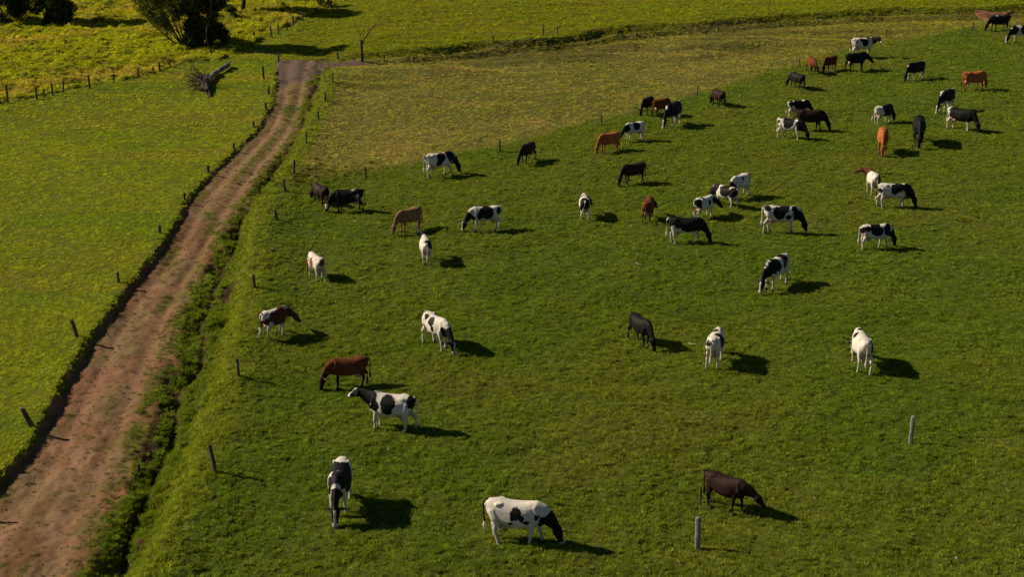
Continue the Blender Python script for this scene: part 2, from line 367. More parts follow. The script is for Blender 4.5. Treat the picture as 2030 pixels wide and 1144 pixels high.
def build_grass():
    parts = [rand_points(32, 62, 85), rand_points(62, 95, 46), rand_points(95, 130, 24), rand_points(130, 172, 14)]
    zf = [1.0, 1.12, 1.35, 1.6]
    X = np.concatenate([p[0] for p in parts]); Y = np.concatenate([p[1] for p in parts])
    base = np.concatenate([np.full(len(p[0]), z) for p, z in zip(parts, zf)])
    G = region(X, Y)
    lush = S((fbm(X, Y, 1.2, 101, 2) + .25) / .5)
    lump = S((noise(X, Y, .19, 53) * .6 + noise(X, Y, .31, 52) + .45) / .6)
    pk = (1 - G['track']) * (1 - .15 * G['dry']) * (.8 + .2 * lush) * (.82 + .18 * lump)
    xm = G['xr'] + (G['xc'] - G['xr']) * .42 + noise(X * 0, Y, 3.5, 19) * .28 + noise(X * 0, Y, 1.1, 20) * .10
    soil = G['verge'] * np.maximum(np.exp(-((X - xm) / .16) ** 2), S((fbm(X * 1.6, Y * .45, 1.6, 83, 3) - .18) / .25))
    pk *= 1 - soil * .9; pk = np.maximum(pk, G['track'] * .045)
    fr = (X - G['xl']) / np.maximum(G['xr'] - G['xl'], .3)
    up = S((Y - 72) / 14)
    pk = np.maximum(pk, G['track'] * np.clip(np.exp(-((fr - .56) / .08) ** 2) * up * .7 * (Y < 103) + .5 * S((fr - .78) / .2) + .6 * S((fbm(X, Y * .5, 1.3, 90, 3) - .32) / .2), 0, 1) * .5)
    keep = rng.uniform(0, 1, len(X)) < pk
    X, Y, base = X[keep], Y[keep], base[keep]; lush = lush[keep]; G = {k: v[keep] for k, v in G.items()}
    Z = macro(X, Y) + micro(X, Y, G)
    n = len(X)
    hs = (.58 + .34 * lush * rng.uniform(.5, 1, n)) * (1 + .5 * G['verge'] + .6 * G['tuss'] - .35 * G['left'] - .25 * G['dry'] + .3 * G['bank'] - .3 * G['track'])
    sxy = base * rng.uniform(.8, 1.25, n)
    C = albedo(X, Y, G, True) * (rng.lognormal(0, .22, n) * .98)[:, None]
    C[:, 0] *= rng.uniform(.86, 1.16, n)
    straw = rng.uniform(0, 1, n) < .05 + .12 * G['dry'] + .55 * G['track']
    C[straw] = C[straw] * .5 + np.array([.12, .10, .045]) * .9
    o = scatter('grass', np.stack([X, Y, Z], -1), np.stack([rng.normal(0, .12, n), rng.normal(0, .12, n), rng.uniform(0, 6.28, n)], -1),
                np.stack([sxy, sxy, hs * base], -1), C, rng.integers(0, 4, n), TUFTS)
    tag(o, 'short grazed green and olive grass covering the fields', 'grass', kind='stuff')
    print('grass tufts', n)
build_grass()

# taller leafy plants along the verge and the foot of the terrace
def leafclump(name, n, rad, h, size, seed):
    r = np.random.default_rng(seed); V = []; Fc = []
    for i in range(n):
        a = r.uniform(0, 6.28); e = r.uniform(0, 1); d = rad * math.sqrt(r.uniform(0, 1)); z = h * math.sqrt(max(0, 1 - (d / rad) ** 2)) * r.uniform(.45, 1.05)
        c = Vector((d * math.cos(a), d * math.sin(a), z)); nrm = Vector((math.cos(a) * d / rad + r.normal(0, .5), math.sin(a) * d / rad + r.normal(0, .5), r.uniform(.1, 1.2))).normalized()
        t1 = nrm.orthogonal().normalized(); t1 = Matrix.Rotation(r.uniform(0, 6.28), 3, nrm) @ t1; t2 = nrm.cross(t1)
        s = size * r.uniform(.6, 1.3); b = len(V)
        V += [tuple(c - t1 * s), tuple(c + t2 * s * .45 + nrm * s * .12), tuple(c + t1 * s - nrm * s * .25), tuple(c - t2 * s * .45 + nrm * s * .12)]
        Fc += [(b, b + 1, b + 2), (b, b + 2, b + 3)]
    return bpy.data.objects.new(name, newmesh(name, V, Fc, M_BLADE))
CLUMPS = [tuft('rank_grass_a', 60, .20, .28, .022, .7, 31), tuft('rank_grass_b', 50, .15, .34, .022, .6, 32), leafclump('leaf_clump_a', 70, .26, .30, .055, 1), leafclump('leaf_clump_b', 60, .20, .38, .05, 2), leafclump('leaf_clump_c', 80, .34, .24, .06, 3)]
def build_verge():
    Y = rng.uniform(35, 118, 5200); xr, xc = fX(CR, Y), fX(CC, Y)
    X = xr + (xc - xr) * rng.uniform(-.05, .80, len(Y))
    f = fbm(X * 1.7, Y * .55, 1.5, 111, 2); xm = xr + (xc - xr) * .42 + noise(X * 0, Y, 3.5, 19) * .28 + noise(X * 0, Y, 1.1, 20) * .10
    soil = np.maximum(np.exp(-((X - xm) / .2) ** 2), S((fbm(X * 1.6, Y * .45, 1.6, 83, 3) - .18) / .25))
    pr = S((f + .12) / .35) * (1 - soil) * (1 - .45 * np.exp(-((Y - 62) / 9) ** 2))
    k = rng.uniform(0, 1, len(Y)) < pr * .8
    # edge of the left field hanging over the bank
    Y2 = rng.uniform(35, 112, 420); X2 = fX(CL, Y2) + rng.normal(-.22, .07, len(Y2))
    # dark rank growth at the foot of the terrace
    X3 = rng.uniform(-9, 34, 1100); Y3 = np.interp(X3, CT[0], CT[1]) + rng.normal(-.6, .55, len(X3))
    k3 = noise(X3, X3 * 0, 3.2, 112) > -.35; X3, Y3 = X3[k3], Y3[k3]
    # dark thicket at the fence corner and a few rank patches in the pasture
    bl = [(595, 350, 1.5, .8, 230), (640, 358, 1.8, .6, 110), (590, 1040, .30, .25, 14), (360, 1110, .5, .3, 30), (1300, 95, 2.6, 1.0, 70), (1140, 118, 2.2, .8, 50), (900, 128, 3.5, 1.0, 70), (620, 600, .7, .3, 20)]
    X4 = []; Y4 = []
    for px, py, sx, sy, n in bl:
        bx, by = at(px, py); X4.append(rng.normal(bx, sx, n)); Y4.append(rng.normal(by, sy * 2, n))
    X4 = np.concatenate(X4); Y4 = np.concatenate(Y4)
    cx, cy = rand_points(38, 120, .045); nrep = 7
    X5 = np.repeat(cx, nrep) + rng.normal(0, .32, len(cx) * nrep); Y5 = np.repeat(cy, nrep) + rng.normal(0, .22, len(cx) * nrep)
    k5 = X5 > fX(CC, Y5) + .6; X5, Y5 = X5[k5], Y5[k5]
    X4 = np.concatenate([X4, X5]); Y4 = np.concatenate([Y4, Y5]); n5 = len(X5)
    small = np.concatenate([np.full(k.sum(), .58), np.full(len(X2), .26), np.full(len(X3), .5), np.full(len(X4) - n5, .55), np.full(n5, .40)])
    dark = np.concatenate([np.full(k.sum(), 1.35), np.full(len(X2), .95), np.full(len(X3), .62), np.full(len(X4) - n5, .6), np.full(n5, .72)])
    X = np.concatenate([X[k], X2, X3, X4]); Y = np.concatenate([Y[k], Y2, Y3, Y4])
    Z = H(X, Y); n = len(X)
    C = np.array([.120, .175, .016]) * (rng.uniform(.7, 1.4, n) * dark)[:, None]; C[:, 0] *= rng.uniform(.8, 1.7, n)
    s = rng.uniform(.55, 1.15, n) * small
    o = scatter('verge_plants', np.stack([X, Y, Z - .03], -1), np.stack([rng.normal(0, .1, n), rng.normal(0, .1, n), rng.uniform(0, 6.28, n)], -1),
                np.stack([s * 1.1, s * 1.1, s * rng.uniform(.7, 1.1, n)], -1), C, rng.choice(5, n, p=[.42, .40, .06, .06, .06]), CLUMPS)
    tag(o, 'rank leafy weeds growing in the ditch beside the dirt track', 'weeds', kind='stuff')
build_verge()
# ------------------------------------------------------------------ cattle
def ring_tube(V, Fc, pts, n=14, cap=True):
    """pts: list of (centre, half width across, half height); closed loft with rounded ends"""
    P = [Vector(p[0]) for p in pts]; base = len(V); rings = []
    for i, p in enumerate(pts):
        t = (P[min(i + 1, len(P) - 1)] - P[max(i - 1, 0)]).normalized()
        side = t.cross(Vector((0, 0, 1))) if abs(t.z) < .94 else t.cross(Vector((1, 0, 0)))
        side = side.normalized(); up = side.cross(t).normalized()
        rings.append((P[i], side, up, p[1], p[2], t))
    def ring(c, s, u, a, b):
        k = len(V)
        for j in range(n):
            an = 2 * math.pi * j / n
            V.append(tuple(c + s * math.cos(an) * a + u * math.sin(an) * b))
        return k
    ks = []
    c, s, u, a, b, t = rings[0]; r = min(a, b)
    if cap: ks += [ring(c - t * r * .85, s, u, a * .45, b * .45), ring(c - t * r * .5, s, u, a * .82, b * .82)]
    for c, s, u, a, b, t in rings: ks.append(ring(c, s, u, a, b))
    c, s, u, a, b, t = rings[-1]; r = min(a, b)
    if cap: ks += [ring(c + t * r * .5, s, u, a * .82, b * .82), ring(c + t * r * .85, s, u, a * .45, b * .45)]
    for k0, k1 in zip(ks[:-1], ks[1:]):
        for j in range(n):
            j2 = (j + 1) % n; Fc.append((k0 + j, k0 + j2, k1 + j2, k1 + j))
    Fc.append(tuple(ks[0] + j for j in reversed(range(n)))); Fc.append(tuple(ks[-1] + j for j in range(n)))
def trunk(V, Fc):
    # x, top z, bottom z, half width
    sec = [(-.88, 1.29, 1.08, .07), (-.84, 1.35, .96, .17), (-.76, 1.385, .86, .225), (-.62, 1.405, .77, .265), (-.48, 1.41, .70, .295), (-.32, 1.390, .64, .315),
           (-.12, 1.375, .585, .345), (.10, 1.375, .575, .350), (.30, 1.390, .59, .315), (.46, 1.415, .61, .265), (.60, 1.39, .65, .215), (.71, 1.32, .71, .165), (.78, 1.22, .82, .10)]
    n = 20; ks = []
    for x, zt, zb, hw in sec:
        k = len(V); ks.append(k); zc = zb + (zt - zb) * .5
        for j in range(n):
            an = 2 * math.pi * j / n; c, s = math.cos(an), math.sin(an)
            hh = (zt - zb) / 2
            yy = math.copysign(abs(c) ** .8, c) * hw; zz = math.copysign(abs(s) ** .85, s) * hh
            if s > 0: yy *= 1 - .22 * s ** 2 * (1 if x > -.3 else .3)      # ridge of the back, flat hips
            yy *= 1 + .10 * max(0, -s) * (1 if -.4 < x < .4 else 0)
            V.append((x, yy, zc + zz))
    for k0, k1 in zip(ks[:-1], ks[1:]):
        for j in range(n):
            j2 = (j + 1) % n; Fc.append((k0 + j, k0 + j2, k1 + j2, k1 + j))
    Fc.append(tuple(ks[0] + j for j in reversed(range(n)))); Fc.append(tuple(ks[-1] + j for j in range(n)))
HEADS = {'graze': ((1.14, .62), (1.29, .13)), 'low': ((1.22, .85), (1.50, .50)), 'level': ((1.22, 1.30), (1.62, 1.04)), 'up': ((1.14, 1.36), (1.53, 1.12)), 'turn': ((1.10, 1.42), (1.48, 1.14))}
LEGS = {'a': (.10, -.12, -.10, .12), 'b': (-.14, .12, .14, -.06), 'c': (.04, -.04, .16, -.12), 'd': (.20, -.10, .02, .22), 'w': (.22, -.16, -.16, .20)}   # front L, front R, hind L, hind R
def neck_pose(head, yaw):
    (px, pz), (mx, mz) = HEADS[head]
    def tw(x, z, a, r0=.62):
        return Vector((r0 + (x - r0) * math.cos(a), (x - r0) * math.sin(a), z))
    pol = tw(px, pz, yaw); b = Vector((.50, 0, 1.16)); b2 = Vector((.68, 0, 1.14)) if pz > .9 else Vector((.72, 0, 1.06))
    mid = b2.lerp(pol, .5) + Vector((0, 0, .05 if pz < .9 else -.03))
    a2 = yaw * 1.45; muz = pol + Vector(((mx - px) * math.cos(a2), (mx - px) * math.sin(a2), mz - pz))
    return b, b2, mid, pol, muz
_cache = {}
def body_shape(head, yaw, legs, vox):
    key = (head, round(yaw, 2), legs, vox)
    if key in _cache: return _cache[key]
    V, Fc = [], []
    trunk(V, Fc)
    b, b2, mid, pol, muz = neck_pose(head, yaw)
    ring_tube(V, Fc, [(b, .21, .30), (b2, .17, .31), (mid, .115, .225 if pol.z < .9 else .25), (pol + (mid - pol) * .3, .09, .15 if pol.z < .9 else .175), (pol, .085, .115)], 16)
    d = (muz - pol)
    ring_tube(V, Fc, [(pol - d * .10, .09, .08), (pol + d * .06, .135, .14), (pol + d * .30, .142, .165), (pol + d * .52, .105, .13), (pol + d * .75, .085, .095), (pol + d * .88, .100, .095), (pol + d * 1.0, .098, .085)], 14)
    # brisket, hip and pin bones, shoulder blades
    ring_tube(V, Fc, [((.40, 0, .68), .11, .10), ((.68, 0, .76), .09, .12)], 10)
    for s in (-1, 1):
        ring_tube(V, Fc, [((-.40, s * .18, 1.325), .06, .055), ((-.53, s * .215, 1.315), .06, .055)], 8)
        ring_tube(V, Fc, [((-.80, s * .10, 1.27), .05, .06), ((-.88, s * .10, 1.24), .045, .05)], 8)
        ring_tube(V, Fc, [((.50, s * .13, 1.26), .07, .12), ((.60, s * .17, .98), .085, .12)], 10)
    off = LEGS[legs]
    for k, (s, dx) in enumerate(zip((1, -1), off[:2])):
        y = s * .19
        ring_tube(V, Fc, [((.52, y * .85, 1.02), .09, .14), ((.46 + dx * .15, y, .80), .085, .11), ((.49 + dx * .45, y, .58), .06, .07), ((.51 + dx * .75, y * .95, .41), .056, .06),
                          ((.50 + dx * .85, y * .95, .28), .040, .042), ((.49 + dx, y * .95, .13), .044, .046), ((.53 + dx, y * .95, .04), .06, .065)], 10)
    for k, (s, dx) in enumerate(zip((1, -1), off[2:])):
        y = s * .205
        ring_tube(V, Fc, [((-.62, y * .80, 1.14), .12, .20), ((-.58 + dx * .15, y, .90), .105, .19), ((-.63 + dx * .4, y * 1.02, .70), .075, .115), ((-.75 + dx * .7, y, .50), .056, .072),
                          ((-.74 + dx * .85, y, .34), .042, .05), ((-.72 + dx, y, .13), .046, .05), ((-.67 + dx, y, .04), .06, .068)], 10)
    me = bpy.data.meshes.new('tmp'); me.from_pydata(V, [], Fc); me.update()
    o = bpy.data.objects.new('tmp', me); COL.objects.link(o)
    rm = o.modifiers.new('r', 'REMESH'); rm.mode = 'VOXEL'; rm.voxel_size = vox
    sm = o.modifiers.new('s', 'SMOOTH'); sm.factor = .5; sm.iterations = 4 if vox < .03 else 2
    dg = bpy.context.evaluated_depsgraph_get(); me2 = bpy.data.meshes.new_from_object(o.evaluated_get(dg))
    bpy.data.objects.remove(o); bpy.data.meshes.remove(me)
    me2.polygons.foreach_set('use_smooth', [True] * len(me2.polygons))
    _cache[key] = (me2, b, b2, mid, pol, muz)
    return _cache[key]
def noise3(P, wl, seed):
    x, y, z = P[:, 0], P[:, 1], P[:, 2]
    return (noise(x + 9 * seed, z * 1.1 + y * .8, wl, seed) + noise(x * .8 - y * 1.1, z - y * .4 + 7 * seed, wl, seed + 50)) * .62
# coat name -> patch colour, ground colour, colour of the extremities of plain coats
def coat_mat(name, patch, basec, dark):
    m, t, b = mat(name, .8, .10); N, L = t.nodes, t.links
    if max(patch) < .03: b.inputs['Roughness'].default_value = .65; b.inputs['Specular IOR Level'].default_value = .13
    a = N.new('ShaderNodeAttribute'); a.attribute_name = 'patch'; e = N.new('ShaderNodeAttribute'); e.attribute_name = 'points'
    tc = N.new('ShaderNodeTexCoord'); nz = N.new('ShaderNodeTexNoise'); nz.inputs['Scale'].default_value = 16; nz.inputs['Detail'].default_value = 5; nz.inputs['Roughness'].default_value = .7
    s = N.new('ShaderNodeMath'); s.operation = 'MULTIPLY_ADD'; s.inputs[1].default_value = .80; L.new(nz.outputs[0], s.inputs[0]); L.new(a.outputs['Fac'], s.inputs[2])
    mr = N.new('ShaderNodeMapRange'); mr.inputs[1].default_value = .38; mr.inputs[2].default_value = .42; L.new(s.outputs[0], mr.inputs[0])
    n2 = N.new('ShaderNodeTexNoise'); n2.inputs['Scale'].default_value = 4; n2.inputs['Detail'].default_value = 6; n2.inputs['Roughness'].default_value = .7
    L.new(tc.outputs['Object'], n2.inputs['Vector']); L.new(tc.outputs['Object'], nz.inputs['Vector'])
    def var(c, k):
        r = N.new('ShaderNodeValToRGB'); r.color_ramp.elements[0].position = .3; r.color_ramp.elements[1].position = .7
        r.color_ramp.elements[0].color = (*[v * k for v in c], 1); r.color_ramp.elements[1].color = (*[min(.85, v * (2 - k)) for v in c], 1); L.new(n2.outputs[0], r.inputs[0]); return r.outputs[0]
    m1 = N.new('ShaderNodeMix'); m1.data_type = 'RGBA'; L.new(e.outputs['Fac'], m1.inputs[0]); L.new(var(patch, .55), m1.inputs[6]); L.new(var(dark, .75), m1.inputs[7])
    sp = N.new('ShaderNodeSeparateXYZ'); L.new(tc.outputs['Object'], sp.inputs[0])      # mud and stains low on the legs and belly
    zr = N.new('ShaderNodeMapRange'); zr.inputs[1].default_value = .95; zr.inputs[2].default_value = .15; zr.inputs[3].default_value = 0; zr.inputs[4].default_value = .75; L.new(sp.outputs[2], zr.inputs[0])
    n3 = N.new('ShaderNodeTexNoise'); n3.inputs['Scale'].default_value = 6; n3.inputs['Detail'].default_value = 4; L.new(tc.outputs['Object'], n3.inputs['Vector'])
    ml = N.new('ShaderNodeMath'); ml.operation = 'MULTIPLY'; L.new(zr.outputs[0], ml.inputs[0]); L.new(n3.outputs[0], ml.inputs[1])
    m0 = N.new('ShaderNodeMix'); m0.data_type = 'RGBA'; L.new(ml.outputs[0], m0.inputs[0]); L.new(var(basec, .82), m0.inputs[6]); m0.inputs[7].default_value = (.20, .14, .085, 1)
    m2 = N.new('ShaderNodeMix'); m2.data_type = 'RGBA'; L.new(mr.outputs[0], m2.inputs[0]); L.new(m0.outputs[2], m2.inputs[6]); L.new(m1.outputs[2], m2.inputs[7])
    L.new(m2.outputs[2], b.inputs['Base Color'])
    bp = N.new('ShaderNodeBump'); bp.inputs['Strength'].default_value = .25; bp.inputs['Distance'].default_value = .01; L.new(n2.outputs[0], bp.inputs['Height']); L.new(bp.outputs[0], b.inputs['Normal'])
    return m
WHITE = (.58, .53, .46)
COATS = {'rwd': coat_mat('dark_red_and_white_coat', (.085, .026, .012), WHITE, (.03, .012, .008)),
         'bw': coat_mat('black_and_white_coat', (.0065, .006, .006), WHITE, (.0065, .006, .006)),
         'black': coat_mat('black_coat', (.0075, .006, .0055), WHITE, (.005, .0045, .0045)),
         'dark': coat_mat('dark_brown_coat', (.022, .0095, .006), WHITE, (.008, .006, .005)),
         'brown': coat_mat('brown_coat', (.125, .036, .012), WHITE, (.022, .010, .007)),
         'orange': coat_mat('orange_coat', (.34, .105, .026), (.60, .50, .38), (.15, .05, .018)),
         'tan': coat_mat('tan_coat', (.24, .125, .058), (.50, .38, .26), (.14, .07, .035)),
         'rw': coat_mat('red_and_white_coat', (.17, .055, .028), WHITE, (.07, .025, .015))}
M_UDDER = ramp_mat('udder_skin', (.40, .22, .17), (.52, .31, .24), 8, .6, .2)
M_HOOF = ramp_mat('hoof_horn', (.03, .025, .02), (.09, .07, .05), 20, .6, .2)
M_EYE = ramp_mat('eye', (.01, .008, .007), (.02, .016, .013), 5, .2, 0, spec=.5)
M_HAIRD = ramp_mat('dark_ear_hair', (.006, .005, .005), (.010, .008, .007), 20, .8, .2)
M_HAIRB = ramp_mat('brown_ear_hair', (.09, .035, .018), (.15, .06, .03), 20, .8, .2)
M_HAIRO = ramp_mat('orange_tail_hair', (.16, .07, .025), (.28, .12, .045), 20, .8, .1)
M_HAIRW = ramp_mat('white_tail_hair', (.50, .46, .40), (.66, .62, .56), 20, .8, .2)

def sm_mesh(name, parts, m, n=10):
    V, Fc = [], []
    for p in parts: ring_tube(V, Fc, p, n)
    return newmesh(name, V, Fc, m, True)
me_udder = sm_mesh('udder', [[((-.58, 0, .68), .15, .11), ((-.46, 0, .62), .18, .14), ((-.30, 0, .62), .14, .10)]] + [[((x, y, .50), .022, .022), ((x, y, .43), .018, .018)] for x in (-.50, -.38) for y in (-.07, .07)], M_UDDER)
def tail_mesh(sw, m, tipm):
    t = sm_mesh('tail', [[((-.86, 0, 1.36), .035, .04), ((-.95, sw * .05, 1.28), .03, .03), ((-.97, sw * .3, 1.05), .022, .022), ((-.95, sw * .6, .80), .020, .020), ((-.94, sw, .62), .03, .03)]], m, 8)
    return t
def switch_mesh(sw, m): return sm_mesh('tail_switch', [[((-.94, sw, .64), .03, .03), ((-.95, sw * 1.05, .50), .05, .05), ((-.95, sw * 1.1, .36), .02, .02)]], m, 8)
_parts = {}
def cached(k, f):
    if k not in _parts: _parts[k] = f()
    return _parts[k]

def make_cow(px, py, hd, coat, cover, seed, label, head='graze', yaw=0., legs='a', sc=1.0, headc=1, spots=None, white=None, udder=True, fine=False, legw=.66, sw=0.02, tailw=False):
    """headc: 1 patch coloured head, 0 white, 2 patch colour with a white blaze and muzzle; cover: share of the trunk under patches"""
    x, y, z = on_ground(px, py)
    me0, b, b2, mid, pol, muz = body_shape(head, R(yaw), legs, .022 if fine else .030)
    me = me0.copy(); me.name = 'cow'
    n = len(me.vertices); co = np.empty(n * 3); me.vertices.foreach_get('co', co); P = co.reshape(-1, 3)
    bp, bm, bmid = np.array(pol), np.array(muz), np.array(mid)
    hdv = bm - bp; th = ((P - bp) @ hdv) / hdv.dot(hdv)
    hdist = np.linalg.norm(P - bp - np.clip(th, -.1, 1)[:, None] * hdv, axis=1)
    ishead = S((.19 - hdist) / .04) * (P[:, 0] > .7)
    nb = np.array(b2); nv = bp - nb; tn = ((P - nb) @ nv) / nv.dot(nv)
    ndist = np.linalg.norm(P - nb - np.clip(tn, 0, 1)[:, None] * nv, axis=1)
    isneck = S((tn - .10) / .2) * S((.34 - ndist) / .06) * (P[:, 0] > .62)
    isleg = S((.66 - P[:, 2]) / .12) * (1 - np.maximum(isneck, ishead)) * (P[:, 0] < .85)
    if spots is not None:
        f = np.full(n, -1.0)
        for (sx, sy, sz, r) in spots:
            q = P - np.array([sx, sy, sz]); dd = np.sqrt(q[:, 0] ** 2 + (q[:, 1] * .75) ** 2 + (q[:, 2] * .85) ** 2)
            f = np.maximum(f, (r - dd) / .25)
        f = f + noise3(P, .30, seed) * .42 + noise3(P, .11, seed + 9) * .16
    elif cover >= 1: f = np.full(n, 1.0)
    else:
        f = noise3(P, .62, seed) + .35 * noise3(P, .25, seed + 5)
        tr = (P[:, 2] > .75) & (P[:, 0] < .8); f = f - np.quantile(f[tr], 1 - cover)
    if white is not None:
        for (sx, sy, sz, r) in white:
            q = P - np.array([sx, sy, sz]); dd = np.sqrt((q ** 2).sum(1)) + noise3(P, .2, seed + 3) * .07
            f = np.where(dd < r + .15, np.minimum(f, (dd - r) / .2), f)
    solid = coat in ('black', 'dark', 'brown', 'orange', 'tan')
    if not solid:
        f = f * (1 - isleg) + (-.8) * isleg * (legw > .5) + f * isleg * (legw <= .5)
        f = f - .55 * S((.80 - P[:, 2]) / .12) * (1 - np.maximum(isneck, ishead)) * (legw > .5)
        if headc: f = np.maximum(f, np.maximum(isneck * .9, ishead) * 1.2 - .25)
        else: f = f * (1 - np.maximum(ishead, isneck * .5)) - .5 * ishead
        if headc == 2:
            mz = S((th - .80) / .12) * ishead; blz = ishead * S((.055 - np.abs(P[:, 1] - bp[1] - np.clip(th, 0, 1) * hdv[1])) / .03) * (th > .1) * ((P - bp - np.clip(th, 0, 1)[:, None] * hdv)[:, 2] > .02)
            f = np.minimum(f, 1 - 2.2 * np.maximum(mz, blz))
    me.attributes.new('patch', 'FLOAT', 'POINT').data.foreach_set('value', f.astype(np.float32))
    pt = np.clip(ishead * .9 + isneck * .4 + isleg * .9 + .4 * S((.75 - P[:, 2]) / .2), 0, 1) * (1 if solid else 0)
    if coat in ('orange', 'tan'): pt *= .5
    me.attributes.new('points', 'FLOAT', 'POINT').data.foreach_set('value', pt.astype(np.float32))
    me.materials.clear(); me.materials.append(COATS[coat])
    o = obj('cow', me, None, (x, y, z - .035), (0, 0, R(hd))); o.scale = (sc, sc, sc)
    # lie of the land under the feet
    c, s_ = math.cos(R(hd)), math.sin(R(hd))
    dz = ground(x + c * .6, y + s_ * .6) - ground(x - c * .6, y - s_ * .6)
    o.rotation_euler = (0, -math.atan2(dz, 1.2), R(hd))
    tag(o, label, 'calf' if 'calf' in label else 'cow', 'cattle spread over the green pasture')
    mh = M_HAIRD if coat in ('bw', 'black', 'dark') else M_HAIRB
    # ears
    d = hdv / np.linalg.norm(hdv); side = np.cross(d, [0, 0, 1.]); side = side / np.linalg.norm(side); up = np.cross(side, d)
    for s in (-1, 1):
        e0 = bp + d * .03 + side * s * .10; e1 = e0 + side * s * .10 - up * .01; e2 = e1 + side * s * .12 - up * .035
        V, Fc = [], []; ring_tube(V, Fc, [(e0, .035, .025), (e1, .07, .025), (e2, .03, .014)], 8)
        ear = newmesh('ear', V, Fc, mh, True); obj('ear', ear, o)
    if fine:
        for s in (-1, 1):
            e = bp + hdv * .33 + side * s * .105 + up * .05; V, Fc = [], []; ring_tube(V, Fc, [(e, .02, .02), (e + side * s * .01, .018, .018)], 8); obj('eye', newmesh('eye', V, Fc, M_EYE, True), o)
        e = bp + hdv * 1.05; V, Fc = [], []; ring_tube(V, Fc, [(e, .075, .062), (e + hdv * .06, .06, .05)], 10); obj('muzzle', newmesh('muzzle', V, Fc, M_HAIRD if coat != 'bw' or seed % 2 else M_UDDER, True), o)
    # tail and hooves
    if solid: tm = {'orange': M_HAIRO, 'tan': M_HAIRO, 'brown': M_HAIRB}.get(coat, M_HAIRD)
    else: tm = M_HAIRW if tailw or seed % 3 else (M_HAIRD if coat == 'bw' else M_HAIRB)
    t = obj('tail', cached(('t', sw, tm.name), lambda: tail_mesh(sw, tm, None)), o)
    swm = M_HAIRW if not solid else M_HAIRD
    obj('tail_switch', cached(('s', sw, swm.name), lambda: switch_mesh(sw, swm)), t)
    off = LEGS[legs]
    for s, dx, x0, yy in ((1, off[0], .535, .18), (-1, off[1], .535, .18), (1, off[2], -.665, .205), (-1, off[3], -.665, .205)):
        hoof = cached('hoof', lambda: sm_mesh('hoof', [[((0, 0, .075), .052, .06), ((.01, 0, .035), .062, .072), ((.015, 0, .0), .066, .078)]], M_HOOF, 8))
        obj('hoof', hoof, o, (x0 + dx, s * yy, .0))
    if udder: obj('udder', me_udder, o)
    return o

